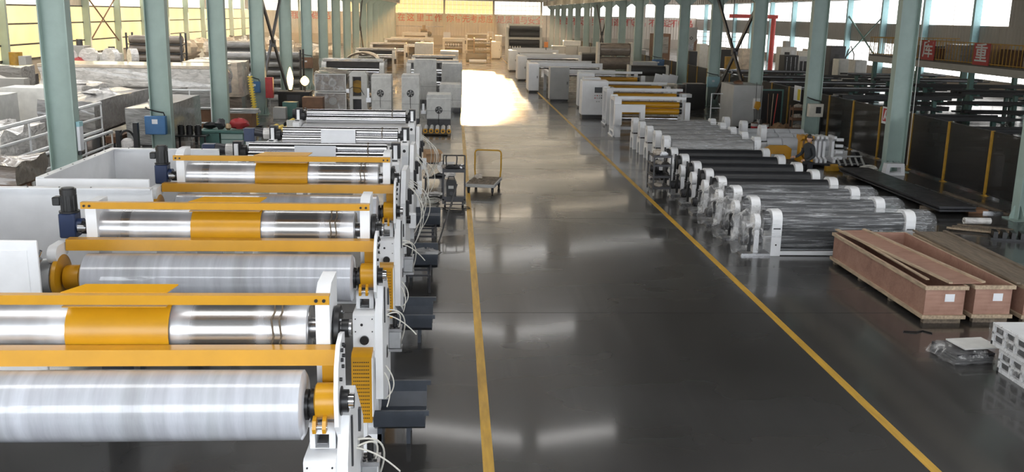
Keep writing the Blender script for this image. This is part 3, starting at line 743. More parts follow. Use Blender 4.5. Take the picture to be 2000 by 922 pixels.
hc = B()
for i in range(6): hc.tube([(cos(a)*(.2+.02*(i % 3))*1.25, sin(a)*(.2+.02*(i % 3)), .02+.012*i+.01*sin(a*3+i)) for a in [2*pi*j/24 for j in range(24)]], .009, 5, True)
hc = hc.out('hose_coil', cable); hc.location = (-.66, 26.0, .0); tag(hc, 'white air hose coiled on the floor by the roll frames', 'hose')
pb = B().blob((0, 0, .06), .3, .2, .07, 5, 12, 6, .25).out('plastic_sheet', film_white); pb.location = (-.52, 26.9, 0); tag(pb, 'crumpled white plastic sheet lying on the floor near the hose coil', 'plastic')
pb = B().box(-.35, .3, -.2, .2, .28, .31).box(-.3, -.26, -.15, -.1, 0, .28).box(.2, .24, -.15, -.1, 0, .28).box(-.3, -.26, .1, .15, 0, .28).box(.2, .24, .1, .15, 0, .28).out('low_stand', darksteel); pb.location = (-.55, 28.4, 0); tag(pb, 'low dark steel stand beside the welding cart', 'stand')
o = B().blob((0, 0, .05), .2, .12, .06, 8, 10, 6, .3).out('cleaning_rag', black); o.location = (-.42, 28.4, .31); tag(o, 'black rag heaped on the low steel stand', 'rag')
o = B().blob((0, 0, .03), .14, .1, .04, 9, 10, 6, .3).out('cleaning_rag', rag); o.location = (-.74, 28.35, .31); tag(o, 'white rag lying on the low steel stand', 'rag')

# box on a wheeled stool
t = thing('wheeled_stool', 'dark wheeled stool carrying a cardboard box beside the white roll frames', 'stool', (-.62, 30.4, 0))
B().bbox(-.3, .3, -.25, .25, .42, .46).out('seat', darksteel, t)
p = B().tube([(0, 0, .42), (0, 0, .08)], .02).tube([(-.03, 0, .08), (.03, 0, .08)], .03).out('leg', darksteel, t); p.location = (-.25, -.2, 0)
for q in ((.25, -.2, 0), (-.25, .2, 0), (.25, .2, 0)): spare(p, q)
for x, y in ((-.25, -.2), (.25, -.2), (-.25, .2), (.25, .2)): B().cyl((x-.02, y, .05), (x+.02, y, .05), .05, 14).out('caster', rubber, t)
t = thing('cardboard_box', 'brown cardboard box standing on the wheeled stool', 'box', (-.68, 30.4, .46), .25)
B().bbox(-.25, .25, -.2, .2, 0, .38, .004).out('carton', card, t); B().add([(-.25, -.2, .382), (.25, -.2, .382), (.27, -.34, .30), (-.27, -.34, .30), (-.25, -.2, .386), (.25, -.2, .386), (.27, -.34, .304), (-.27, -.34, .304)], [(0, 1, 2, 3), (7, 6, 5, 4), (0, 4, 5, 1), (1, 5, 6, 2), (2, 6, 7, 3), (3, 7, 4, 0)]).out('flap', card, t)
o = B().grid(lambda u, v: (.5*u-.25+.05*sin(v*7), .04*sin(u*9)+.05*v, .02+.5*v), 8, 8).grid(lambda u, v: (.5*u-.25+.05*sin(v*7), .04*sin(u*9)+.05*v+.01, .02+.5*v), 8, 8).out('plastic_sheet', film_white); o.location = (-.22, 29.95, 0); tag(o, 'white plastic sheet hanging by the wheeled stool', 'plastic')

# aluminium rollers laid out on a board
bd = thing('roller_pallet', 'low pallet board under a row of aluminium rollers with yellow ends', 'pallet', (-.75, 41.6, 0))
p = B().box(-.62, .62, 0, .22, .06, .09).out('board', oldpine, bd); p.location = (0, -.85, 0)
for i in range(1, 6): spare(p, (0, -.85+.29*i, 0))
B().box(-.6, -.5, -.85, .85, 0, .06).box(.5, .6, -.85, .85, 0, .06).out('runner', oldpine, bd)
ra = thing('aluminium_roller', 'aluminium roller with a yellow end ring, standing nearest the roll frames on the pallet board', 'roller', (-1.2, 41.6, .19), 0, 'aluminium rollers on the pallet board')
B().cyl((0, -.75, 0), (0, .8, 0), .09, 18).out('tube', alu, ra); B().lathe((0, -.82, 0), (0, 1, 0), [(0, .06), (0, .10), (.06, .10)], 18).out('end_ring', yellow, ra); B().cyl((0, -.825, 0), (0, -.80, 0), .045, 12).out('bore', black, ra)
for i, lab in enumerate(['second aluminium roller from the roll frames on the pallet board', 'middle aluminium roller of the five lying on the pallet board', 'fourth aluminium roller from the roll frames on the pallet board', 'aluminium roller with yellow end ring nearest the yellow floor line']):
    clone(ra, (-1.2+.25*(i+1), 41.6-.03*i, .19), None, lab)

# welding cart
t = thing('welding_cart', 'dark grey two shelf trolley standing on the yellow line', 'trolley', (.02, 25.5, 0))
for x in (-.29, .29):
    for y in (-.22, .22): B().box(x-.02, x+.02, y-.02, y+.02, .1, 1.35 if y > 0 else 1.05).out('post', darksteel, t)
B().box(-.31, .31, -.24, .24, .2, .24).box(-.31, .31, -.25, -.235, .24, .3).out('lower_shelf', darksteel, t); B().box(-.31, .31, -.24, .24, .98, 1.02).box(-.31, .31, -.25, -.235, .96, 1.05).box(-.31, .31, .235, .25, 1.02, 1.1).out('upper_shelf', darksteel, t)
B().tube([(-.29, .22, 1.35), (.29, .22, 1.35)], .018).tube([(-.29, -.22, 1.28), (-.29, .22, 1.35)], .012).tube([(-.2, .22, 1.35), (-.22, .1, 1.3), (-.2, -.1, 1.04)], .018).tube([(.06, .22, 1.35), (.08, .1, 1.3), (.05, -.1, 1.04)], .018).out('top_rail', darksteel, t)
for x in (-.24, .24):
    for y in (-.2, .2): B().cyl((x-.025, y, .085), (x+.025, y, .085), .085, 16).out('wheel', rubber, t)
B().tube([(-.24, -.2, .085), (.24, -.2, .085)], .015).tube([(-.24, .2, .085), (.24, .2, .085)], .015).box(-.25, .25, -.2, .2, .15, .2).out('axles', darksteel, t)
o = thing('welding_machine', 'black welding machine with carry handle on the lower trolley shelf', 'welder', (-.05, 25.42, .24))
B().prism([(-.13, 0), (.13, 0), (.14, .42), (.09, .52), (-.09, .52), (-.14, .42)], 'Y', -.16, .16).out('body', black, o); B().tube([(-.08, 0, .52), (-.07, 0, .58), (.07, 0, .58), (.08, 0, .52)], .014).out('handle', black, o)
B().cyl((0, -.165, .15), (0, -.155, .15), .05, 16).out('dial', darksteel, o); B().box(-.08, .06, -.165, -.158, .28, .36).out('display', greybox, o)
B().tube(hose((-.02, -.16, .1), (.0, -.2, -.2), 0, (.04, -.03)), .01).out('lead', black, o)
o = B().blob((0, 0, .05), .2, .14, .07, 21, 12, 6, .3).out('glove_heap', black); o.location = (.0, 25.4, 1.02); tag(o, 'dark gloves heaped on the upper trolley shelf', 'gloves')
o = B().blob((0, 0, .05), .1, .08, .07, 22, 10, 6, .3).out('crumpled_foil', steel); o.location = (.2, 25.45, 1.02); tag(o, 'crumpled foil beside the gloves on the trolley', 'foil')
o = B().blob((0, 0, .04), .13, .09, .06, 23, 10, 6, .3).out('white_cloth', rag); o.location = (-.2, 25.6, 1.02); tag(o, 'white cloth at the back corner of the trolley shelf', 'cloth')
o = B().tube([(.3, 25.3, .02), (.42, 25.25, .02), (.45, 25.1, .02), (.3, 25.0, .02), (-.2, 25.1, .02), (-.45, 25.3, .02)], .012).out('cable', black); tag(o, 'black cable lying under the dark trolley', 'cable')

# platform cart
t = thing('platform_cart', 'grey platform cart with a yellow brown push handle in the aisle', 'cart', (.90, 27.95, 0), -.2)
B().bbox(-.44, .44, -.72, .72, .2, .29, .01).out('deck_frame', greybox, t)
B().box(-.40, .40, -.68, .68, .29, .296).out('deck', oldpine, t)
B().tube([(-.38, .7, .28), (-.40, .72, .5), (-.40, .74, 1.0), (-.38, .745, 1.06), (-.32, .75, 1.09), (.32, .75, 1.09), (.38, .745, 1.06), (.40, .74, 1.0), (.40, .72, .5), (.38, .7, .28)], .024, 8).out('push_handle', yellow_dull, t)
for x in (-.34, .36):
    for y in (-.6, .62):
        c_ = B().cyl((x-.02, y, .09), (x+.02, y, .09), .09, 16).out('wheel', rubber, t)
        B().box(x-.035, x-.025, y-.04, y+.04, .06, .2).box(x+.025, x+.035, y-.04, y+.04, .06, .2).out('fork', darksteel, c_)
rnd = random.Random(4)
o = B().blob((0, 0, .06), .11, .09, .10, 31, 9, 6, .25).out('wood_offcut', rag); o.location = (.75, 28.2, .296); tag(o, 'pale offcut block standing on the platform cart', 'offcut')
o = B()
for i in range(26):
    x, y = rnd.uniform(-.34, .34), rnd.uniform(-.5, .5); a = rnd.random()*pi
    o.box(-.06, .06, -.02, .02, 0, .02, Matrix.Translation((x, y, .297)) @ Matrix.Rotation(a, 4, 'Z') @ Matrix.Scale(rnd.uniform(.4, 1.4), 4))
o = o.out('wood_debris', oldpine, None, kind='stuff'); o.location = (.90, 27.95, 0); o.rotation_euler = (0, 0, -.2); tag(o, 'wood chips and scraps scattered over the platform cart', 'debris')

# ------------------------------------------------------------------ rubber rolls on stands along the far side of the aisle
def arch_pts(hw, z0, z1, r, n=6):
    return [(-hw, z0), (-hw, z1-r)]+[(-hw+r-cos(pi/2*i/n)*r, z1-r+sin(pi/2*i/n)*r) for i in range(1, n+1)]+[(hw-r+sin(pi/2*i/n)*r, z1-r+cos(pi/2*i/n)*r) for i in range(n+1)]+[(hw, z0)]

def rubber_roll(y, label, wrapped=False, seed=0):
    t = thing('rubber_roll_stand', label, 'roll', (8.55, y, 0), 0, 'black rubber rolls on stands')
    B().lathe((-1.3, 0, .74), (1, 0, 0), [(0, .17), (.01, .2), (2.75, .2), (2.76, .17)], 36).out('upper_roll', rubber, t)
    B().lathe((-1.3, .02, .30), (1, 0, 0), [(0, .17), (.01, .2), (2.75, .2), (2.76, .17)], 28).out('lower_roll', rubber, t)
    for x in (-1.55, 1.46):
        b = B().prism(arch_pts(.27, 0, 1.0, .2), 'X', x, x+.22).out('end_bracket', white, t)
        B().box(x+.03, x+.19, -.276, -.268, .60, .63).cyl((x+.11, -.276, .25), (x+.11, -.268, .25), .02, 10).out('bracket_slots', black, b, kind='stuff')
    B().box(-1.33, 1.46, -.26, -.2, .02, .1).cut().box(-1.33, 1.46, .2, .26, .02, .1).out('base_rail', white, t)
    B().box(-2.2, -1.55, -.27, .2, 0, .05).out('foot_plate', steel, t)
    # drive end
    B().lathe((-1.68, 0, .74), (1, 0, 0), [(0, .2), (.04, .22), (.10, .22), (.13, .1)], 24).out('flange', black, t)
    B().lathe((-1.92, -.02, .72), (1, 0, 0), [(0, .15), (0, .19), (.13, .19), (.13, .15)], 24).cut().box(-1.9, -1.79, -.15, .12, .05, .56).out('bearing_frame', white, t)
    B().lathe((-1.90, -.02, .72), (1, 0, 0), [(0, .13), (.1, .13)], 20).out('bearing_core', greybox, t)
    B().box(-1.77, -1.72, -.2, -.15, .45, 1.02).out('upright_bar', black, t); B().box(-2.06, -2.0, -.27, -.22, .1, .62).out('handle_bar', black, t)
    B().cyl((-2.15, 0, .3), (-1.7, 0, .3), .12, 16).cyl((-2.18, 0, .3), (-2.15, 0, .3), .09, 16).out('drive_motor', darksteel, t)
    h = B().tube([(-1.95, -.05, .45)]+[(-1.95-.1*sin(a), -.14-.1*sin(a), .45+.16*(1-cos(a))/2+.05*sin(a)) for a in [pi*i/8 for i in range(9)]]+[(-2.1, -.2, .25)], .014, 6)
    h.tube([(-1.8, .1, .5), (-1.9, .05, .62), (-2.05, -.02, .58), (-2.12, -.05, .4)], .014, 6).out('hoses', black, t, kind='stuff')
    if wrapped:
        rnd = random.Random(seed)
        def shell(u, v):
            a = 2*pi*u; x = -1.75+3.95*v; e_ = 1.0 if v < .97 else .8
            return (x, cos(a)*.285*e_*(1+.03*sin(9*v+5*a)), .53+sin(a)*.50*e_*(1+.015*sin(13*v+3*a)))
        B().grid(shell, 28, 24).out('stretch_wrap', film_cl_roll, t)
        B().grid(lambda u, v: (-1.72-.6*v+.03*sin(9*u+4*v), cos(2*pi*u)*(.30-.03*v)+.03*sin(11*v+u*17), .55+sin(2*pi*u)*(.56-.16*v-.1*sin(2*pi*u)*v)+.04*sin(7*v+u*23)), 26, 10).out('wrap_hood', film_cl, t)
    return t
RY = [20.4, 21.95, 23.4, 24.8, 26.1, 27.45, 28.95, 30.45]
names = ['nearest black roll, wrapped in clear film, just behind the plywood crates', 'second of the three film wrapped black rolls, counting from the plywood crates', 'third film wrapped black roll, next to the bare black rolls',
         'first bare black rubber roll after the film wrapped ones', 'second bare black rubber roll after the film wrapped ones', 'black rubber roll whose end the standing man leans over',
         'second last of the bare black rubber rolls, opposite the shelf trolley', 'last bare black rubber roll, in front of the white wrapped stands']
for i, (y, nm) in enumerate(zip(RY, names)): rubber_roll(y, nm, i < 3, i)

def end_plate(t, x, w=.22):
    lo = [(-.34, 0), (-.34, .60), (.34, .60), (.34, 0), (.22, 0), (.20, .26), (.12, .40), (0, .45), (-.12, .40), (-.20, .26), (-.22, 0)]
    b = B().prism(lo, 'X', x, x+w)
    n = 16; o_ = []; i_ = []
    for k in range(n):
        a = 2*pi*k/n+pi/16; c, s_ = cos(a), sin(a); m = max(abs(c), abs(s_))
        yy = c/m*.24; zz = .91+s_/m*.31; yy *= 1-.25*max(0, (zz-1.1)/.12); o_.append((yy, zz)); i_.append((cos(a)*.08, .95+s_*.15))
    b.ring(o_, i_, 'X', x, x+w)
    b.add([(x, -.34, .6), (x, .34, .6), (x, .24, .63), (x, -.24, .63), (x+w, -.34, .6), (x+w, .34, .6), (x+w, .24, .63), (x+w, -.24, .63)], [(0, 1, 2, 3), (7, 6, 5, 4), (0, 4, 5, 1), (3, 2, 6, 7)])
    p = b.out('end_plate', white, t)
    B().box(x-.004, x+w+.004, -.345, -.335, .62, .66).box(x-.01, x, -.2, -.14, .6, .66).out('fittings', black, p, kind='stuff')
    return p

def wrapped_stand(y, label, x0=7.05, x1=10.35, mat=film_grey, r=.3, hood=True):
    t = thing('wrapped_roll_stand', label, 'roll stand', ((x0+x1)/2, y, 0), 0, 'white stands with wrapped rolls'); h = (x1-x0)/2
    end_plate(t, -h); end_plate(t, h-.22)
    B().lathe((-h+.24, 0, .82), (1, 0, 0), [(0, r*.8), (.03, r), (.6, r*.97), (1.4, r*1.02), (2*h-.5, r), (2*h-.48, r*.8)], 28).out('wrapped_roll', mat, t)
    B().box(-h+.22, h-.22, -.2, -.14, .1, .2).cut().box(-h+.22, h-.22, .14, .2, .1, .2).out('base_rail', white, t)
    if hood:
        B().grid(lambda u, v: (-h+.15+2*(h-.15)*v, -.40+.80*u+.02*sin(v*14), .55+.62*(1-(2*u-1)**4)+.02*sin(v*21+u*5)), 10, 16).out('film_cover', film_cl_roll, t)
    return t
gn = ['nearest grey wrapped roll stand, beside the bare black rolls', 'second grey wrapped roll stand with white end plates', 'middle one of the five grey wrapped roll stands', 'fourth grey wrapped roll stand with white end plates', 'last grey wrapped roll stand, in front of the yellow roll machine']
for i in range(5): wrapped_stand(31.8+1.42*i, gn[i])

def segment_roll(y, x0, x1, label):
    t = thing('paper_wrapped_roll', label, 'roll', ((x0+x1)/2, y, 0), 0, 'white segment wrapped rolls'); h = (x1-x0)/2
    end_plate(t, -h); n = int((2*h-.4)/.62)
    p = B().lathe((0, 0, .5), (1, 0, 0), [(0, .24), (.02, .27), (.58, .27), (.60, .24)], 24).out('wrapped_segment', paper, t); p.location = (-h+.24, 0, 0)
    for i in range(1, n): spare(p, (-h+.24+.62*i, 0, 0))
    B().box(-h+.22, h, -.2, -.12, .0, .3).cut().box(-h+.22, h, .12, .2, .0, .3).out('base_rail', white, t)
segment_roll(38.2, 10.9, 15.0, 'white segment wrapped roll beside the cardboard pile, behind two others')
segment_roll(36.8, 11.2, 14.6, 'middle white segment wrapped roll with an arched end plate')
segment_roll(35.4, 11.5, 14.9, 'white segment wrapped roll nearest the standing man')

# upright plates on a dark pallet behind the man
t = thing('plate_pallet', 'dark pallet carrying the upright yellow and white plates', 'pallet', (13.2, 33.6, 0))
p = B().box(-1.5, 1.7, -.05, .05, .08, .12).out('board', darksteel, t); p.location = (0, -.5, 0)
for i in range(1, 6): spare(p, (0, -.5+.2*i, 0))
B().box(-1.4, -1.3, -.55, .55, 0, .08).cut().box(0, .1, -.55, .55, 0, .08).cut().box(1.5, 1.6, -.55, .55, 0, .08).out('runner', darksteel, t)
def plate(x, mat, lab, y=33.6, h=.95, teeth=False):
    t = thing('upright_plate', lab, 'plate', (x, y, .12), 0, 'upright plates on the dark pallet')
    prof = [(-.35, 0), (-.35, .12), (-.12, .2), (-.12, h-.2), (-.3, h-.1), (-.3, h), (.3, h), (.3, h-.1), (.12, h-.2), (.12, .2), (.35, .12), (.35, 0)]
    B().prism(prof, 'X', -.045, .045).out('plate_body', mat, t)
    if teeth:
        for k in range(4): B().box(.045, .3, -.3, -.2, .12+.22*k, .22+.22*k).out('lug', mat, t)
    return t
for i, x in enumerate((12.45, 12.62, 12.79)): plate(x, yellow, ['first yellow upright plate, nearest the standing man', 'middle yellow upright plate of three', 'yellow upright plate next to the white ones'][i])
for i, x in enumerate((12.98, 13.14, 13.30)): plate(x, white, ['white upright plate next to the yellow ones', 'middle white upright plate of the pallet', 'third white upright plate, next to the toothed one'][i])
plate(13.62, white, 'white upright plate with square lugs on its side', 33.6, .95, True)
o = B().prism([(-.5, 0), (-.5, .5), (-.3, .62), (.3, .62), (.5, .5), (.5, .0), (.25, 0), (.25, .3), (-.25, .3), (-.25, 0)], 'Y', -.06, .06).out('yellow_guard', yellow); o.location = (11.85, 34.2, 0); tag(o, 'arched yellow guard on the floor behind the standing man', 'guard')
t = thing('grey_rack', 'small grey rack of slanted bars beside the upright plates', 'rack', (14.2, 33.1, 0))
B().box(-.5, .5, -.02, .02, .08, .13).cut().box(-.5, .5, .3, .34, .32, .37).out('rail', greybox, t)
p = B().box(-.03, .03, -.04, .36, .1, .14, Matrix.Rotation(.6, 4, 'X')).out('bar', greybox, t); p.location = (-.45, 0, .0)
for i in range(1, 5): spare(p, (-.45+.22*i, 0, 0))
B().box(-.5, -.46, -.04, .36, 0, .09).box(.46, .5, -.04, .36, 0, .09).out('leg', greybox, t)
hc = B()
for i in range(7): hc.tube([(cos(a)*(.26+.02*(i % 3)), sin(a)*(.26+.02*(i % 2)), .03+.03*i+.02*sin(a*2+i)) for a in [2*pi*j/20 for j in range(20)]], .014, 5, True)
hc = hc.out('cable_coil', cable); hc.location = (14.3, 31.9, 0); tag(hc, 'white cable coil on the floor near a green column foot', 'cable')
o = B().ring([(-.35, 0), (-.3, .4), (.3, .4), (.35, 0)], [(-.2, .1), (-.18, .28), (.18, .28), (.2, .1)], 'Y', -.15, .15).out('white_bracket', white); o.location = (15.0, 31.5, 0); tag(o, 'white slotted bracket on the floor at a green column foot', 'bracket')
o = B().lathe((0, 0, .22), (1, 0, 0), [(0, .12), (0, .22), (.15, .22), (.15, .12)], 24).out('black_ring', black); o.location = (14.6, 33.9, 0); tag(o, 'black ring standing upright near the mesh fence', 'ring')
o = B().bbox(-.3, .3, -.12, .12, 0, .16).box(-.12, .12, -.05, .05, .16, .24).out('yellow_block', yellow_dull); o.location = (13.2, 32.2, 0); tag(o, 'yellow brown block on the floor before the upright plates', 'block')

# ------------------------------------------------------------------ the standing man
man = thing('person', 'man in dark sweater standing beside the black rubber rolls, looking towards the aisle', 'person', (10.72, 28.15, 0))
def skinned(name, pts, edges, mat, root, sub=2):
    me = bpy.data.meshes.new(name); me.from_pydata([p[0] for p in pts], edges, [])
    o = bpy.data.objects.new(name, me); COL.objects.link(o); o.parent = man
    sk = o.modifiers.new('skin', 'SKIN'); sk.use_smooth_shade = True
    for i, p in enumerate(pts):
        r_ = p[1] if isinstance(p[1], tuple) else (p[1], p[1]); me.skin_vertices[0].data[i].radius = r_
        me.skin_vertices[0].data[i].use_root = (i == root)
    sb = o.modifiers.new('sub', 'SUBSURF'); sb.levels = sub; sb.render_levels = sub
    me.materials.append(mat); return o
# facing -x, head turned a little to the camera; y is towards the far end
body = [((0, 0, .93), (.15, .11)), ((0, 0, 1.12), (.155, .115)), ((0, 0, 1.32), (.17, .12)), ((0, 0, 1.42), (.11, .10)), ((-.01, 0, 1.50), (.055, .055)),
        ((0, -.17, 1.38), .07), ((.02, -.24, 1.12), .052), ((-.16, -.20, 1.0), .042), ((-.24, -.16, 1.0), .034),
        ((0, .17, 1.38), .07), ((-.05, .26, 1.13), .052), ((-.22, .26, 1.05), .042), ((-.32, .24, 1.05), .034)]
skinned('body', body, [(0, 1), (1, 2), (2, 3), (3, 4), (3, 5), (5, 6), (6, 7), (7, 8), (3, 9), (9, 10), (10, 11), (11, 12)], sweater, 0)
legs = [((0, 0, .95), (.145, .115)), ((0, -.10, .86), .10), ((-.02, -.11, .48), .072), ((.01, -.11, .10), .055), ((0, .10, .86), .10), ((-.02, .12, .48), .072), ((.01, .12, .10), .055)]
skinned('trousers', legs, [(0, 1), (1, 2), (2, 3), (0, 4), (4, 5), (5, 6)], trousers, 0)
for y in (-.11, .12):
    B().prism([(-.19, 0), (.09, 0), (.09, .09), (-.02, .11), (-.1, .085), (-.19, .05)], 'Y', y-.045, y+.045).out('shoe', black, man)
hd = B(); n = 16; m = 14
def head(u, v):
    a = 2*pi*u; th = pi*v; x = cos(a)*sin(th)*.098; y = sin(a)*sin(th)*.076; z = cos(th)*.122
    if z < 0: x *= 1+.25*z/.122*(-1 if x > 0 else .1); y *= 1+.22*z/.122
    if x < -.07 and abs(y) < .03 and -.035 < z < .02: x -= .02
    if x < -.06 and .015 < abs(y) < .045 and .0 < z < .035: x += .008
    return (x, y, 1.615+z)
he = B().grid(head, 24, 20).out('head', skin, man)
for s in (-1, 1):
    B().blob((-.082, s*.03, 1.628), .008, .012, .006, 1, 8, 5, 0).out('eye', black, he); B().blob((.01, s*.076, 1.61), .022, .01, .032, 2, 8, 6, .05).out('ear', skin, he)
B().box(-.092, -.083, -.022, .022, 1.562, 1.568).out('mouth', brownbox, he)
B().grid(lambda u, v: (.008+cos(2*pi*u)*sin(1.75*v)*.104, sin(2*pi*u)*sin(1.75*v)*.083, 1.625+cos(1.75*v)*.122-(.05*v if cos(2*pi*u) > -.2 else -.035*v)), 24, 8).out('hair', hair, man)
def hand(c, d, name='hand'):
    pts = [((0, 0, 0), .034), ((-.06, 0, -.005), (.036, .022))]; ed = [(0, 1)]
    for k, (dy, ln) in enumerate(((-.03, .07), (-.01, .08), (.01, .075), (.03, .06))):
        i = len(pts); pts += [((-.075, dy, -.006), .010), ((-.075-ln*.55, dy, -.014), .009), ((-.075-ln*.8, dy, -.04), .008)]; ed += [(1, i), (i, i+1), (i+1, i+2)]
    i = len(pts); pts += [((-.03, d*.035, .0), .011), ((-.065, d*.055, -.01), .009)]; ed += [(0, i), (i, i+1)]
    o = skinned(name, pts, ed, skin, 0, 1); o.location = c; return o
hand((-.26, -.155, 1.0), 1); hand((-.34, .235, 1.05), -1)
man.rotation_euler = (0, 0, .35)

# ------------------------------------------------------------------ shelf trolley
t = thing('shelf_trolley', 'dark four shelf trolley beside the black rubber rolls', 'trolley', (6.05, 27.55, 0))
for x in (-.25, .25):
    for y in (-.42, .42): B().box(x-.018, x+.018, y-.018, y+.018, .12, 1.22).out('post', darksteel, t)
for z in (.22, .55, .88, 1.14):
    B().box(-.25, .25, -.42, .42, z, z+.02).box(-.262, -.25, -.42, .42, z, z+.06).box(.25, .262, -.42, .42, z, z+.06).box(-.25, .25, -.432, -.42, z, z+.06).out('shelf', darksteel, t)
for x in (-.22, .22):
    for y in (-.38, .38): B().cyl((x-.02, y, .06), (x+.02, y, .06), .06, 14).box(x-.01, x+.01, y-.02, y+.02, .06, .2).out('caster', greybox, t)
for i, (x, y, z, m_, lab, nm, rx) in enumerate([(5.95, 27.5, 1.165, rag, 'pale helmet shaped lump on the top trolley shelf', 'parts_bag', .13), (6.12, 27.35, 1.165, paper, 'white papers heaped on the top trolley shelf', 'paper_heap', .12), (6.1, 27.75, 1.165, white_old, 'white fitting at the back of the top trolley shelf', 'fitting', .12),
        (5.98, 27.45, .905, rag, 'pale cloth on the second trolley shelf', 'cloth', .12), (6.0, 27.4, .245, rag, 'light rag on the bottom trolley shelf', 'rag', .13), (6.1, 27.6, .575, blackm, 'dark parts on the third trolley shelf', 'parts_tray', .15)]):
    o = B().blob((0, 0, .05), rx, rx*.8, .07 if i else .12, 40+i, 10, 7, .25, -.05).out(nm, m_); o.location = (x, y, z); tag(o, lab, nm.replace('_', ' '))

# ------------------------------------------------------------------ plywood crates
def crate(x, y0, y1, w, h, label, lid=False):
    t = thing('plywood_crate', label, 'crate', (x+w/2, (y0+y1)/2, 0), 0, 'long plywood crates'); l = (y1-y0)/2; hw = w/2
    B().box(-hw, hw, -l, -l+.014, .09, h).out('end_panel', ply, t); B().box(-hw, hw, l-.014, l, .09, h).out('end_panel', ply, t)
    B().box(-hw, -hw+.014, -l+.014, l-.014, .09, h).out('side_panel', ply, t); B().box(hw-.014, hw, -l+.014, l-.014, .09, h).out('side_panel', ply, t)
    B().box(-hw+.014, hw-.014, -l+.014, l-.014, .09, .104).out('floor_panel', ply, t)
    for z in (.09, h-.065):
        B().box(-hw-.04, -hw, -l-.04, l+.04, z, z+.065).out('batten', pine, t); B().box(hw, hw+.04, -l-.04, l+.04, z, z+.065).out('batten', pine, t)
        B().box(-hw, hw, -l-.04, -l, z, z+.065).out('batten', pine, t); B().box(-hw, hw, l, l+.04, z, z+.065).out('batten', pine, t)
    for y in (-l+.06, -l/3, l/3, l-.06): B().box(-hw+.02, hw-.02, y-.05, y+.05, 0, .09).out('skid', oldpine, t)
    B().box(.0, .17, -l-.004, -l, h*.58, h*.78).out('paper_label', paper, t)
    return t
crate(8.15, 15.4, 19.5, .70, .68, 'plywood crate nearest the yellow line, its loose lid lying askew')
crate(9.06, 15.45, 19.55, .66, .68, 'open plywood crate beside the one with the loose lid')
crate(9.93, 15.4, 19.5, .70, .68, 'plywood crate at the photo edge covered by weathered boards')
def lid(name, label, x, y, z, l, w, rz, mat=ply, tilt=0.0):
    t = thing(name, label, 'lid', (x, y, z), rz); t.rotation_euler = (tilt, 0, rz)
    B().box(-w/2, w/2, -l/2, l/2, 0, .014).out('sheet', mat, t)
    for sx in (-1, 1): B().box(sx*w/2-.035, sx*w/2+.035, -l/2-.02, l/2+.02, .014, .045).out('batten', pine if mat is ply else oldpine, t)
    return t
lid('crate_cover', 'pink plywood lid lying askew across the crate tops', 8.72, 17.55, .695, 4.15, .62, .085)
lid('weathered_cover', 'weathered board lid with battens lying over the crate at the photo edge', 10.2, 17.5, .69, 4.1, .66, -.03, oldpine)
lid('weathered_cover', 'second weathered board lid leaning beyond the crate at the photo edge', 11.1, 17.9, .35, 4.1, .5, -.04, oldpine)
o = B().box(-.36, .36, -1.6, 1.6, 0, .35).out('board_stack', oldpine); o.location = (11.1, 17.9, 0); tag(o, 'stack of weathered boards beyond the crates', 'boards')
o = B().box(-.03, .03, -1.9, 1.9, 0, .02).out('loose_batten', pine); o.location = (8.33, 17.6, .70); o.rotation_euler = (0, 0, -.01); tag(o, 'loose pine batten lying along the crate edge under the lid', 'batten')

# wrapped plastic pallets at the photo edge
def plastic_pallet(x, y, z, label, film=True):
    t = thing('plastic_pallet', label, 'pallet', (x, y, z), 0, 'white slotted pallets at the photo edge')
    B().box(-.55, .55, -.6, .6, .30, .34).box(-.55, -.5, -.6, .6, 0, .06).box(-.55, .55, -.6, -.55, 0, .06).box(.5, .55, -.6, .6, 0, .06).box(-.55, .55, .55, .6, 0, .06).out('deck', white, t)
    for i in range(5):
        q = -.6+.2875*i; B().box(-.55, -.51, q, q+.045, .06, .30).out('rib', white, t)
        q = -.55+.2625*i; B().box(q, q+.045, -.6, -.56, .06, .30).out('rib', white, t)
    B().box(-.55, -.51, -.6, .6, .17, .2).box(-.55, .55, -.6, -.56, .17, .2).out('mid_rail', white, t)
    B().box(-.5, .5, -.55, .55, .02, .30).out('core', darksteel, t)
    if film: B().grid(lambda u, v: (-.585+.01*sin(u*30+v*9), -.62+1.24*u, .02+.36*v), 14, 4).grid(lambda u, v: (-.58+1.15*u, -.63+.01*sin(u*25), .02+.36*v), 14, 4).out('wrap', film_cl, t)
plastic_pallet(8.75, 12.55, 0, 'lower film wrapped white slotted pallet at the photo edge'); plastic_pallet(8.72, 12.75, .36, 'upper white slotted pallet stacked at the photo edge')
t = thing('wrapped_sheet_stack', 'low dark sheet stack in film with a white panel on top', 'stack', (8.0, 13.75, 0), .12)
p = B().box(-.35, .3, -.3, .35, 0, .03).out('sheet', darksteel, t)
for i in range(1, 4): spare(p, (.015*i, .01*i, .036*i))
B().grid(lambda u, v: (-.42+.78*u, -.36+.78*v, .01+.17*min(1, 6*min(u, 1-u), 6*min(v, 1-v))+.015*sin(u*19+v*13)), 12, 12).out('wrap', film_cl, t)
o = B().box(-.28, .34, -.22, .26, 0, .02).out('white_sheet', white_old); o.location = (8.12, 13.75, .20); o.rotation_euler = (0, 0, .12); tag(o, 'white panel lying on the film wrapped dark sheets', 'panel')
o = B().tube([(7.6, 14.95, .012), (7.8, 14.9, .015), (7.95, 14.98, .012), (8.05, 14.85, .012)], .012).out('cable_scrap', black); tag(o, 'short black cable scrap on the floor before the crates', 'cable')

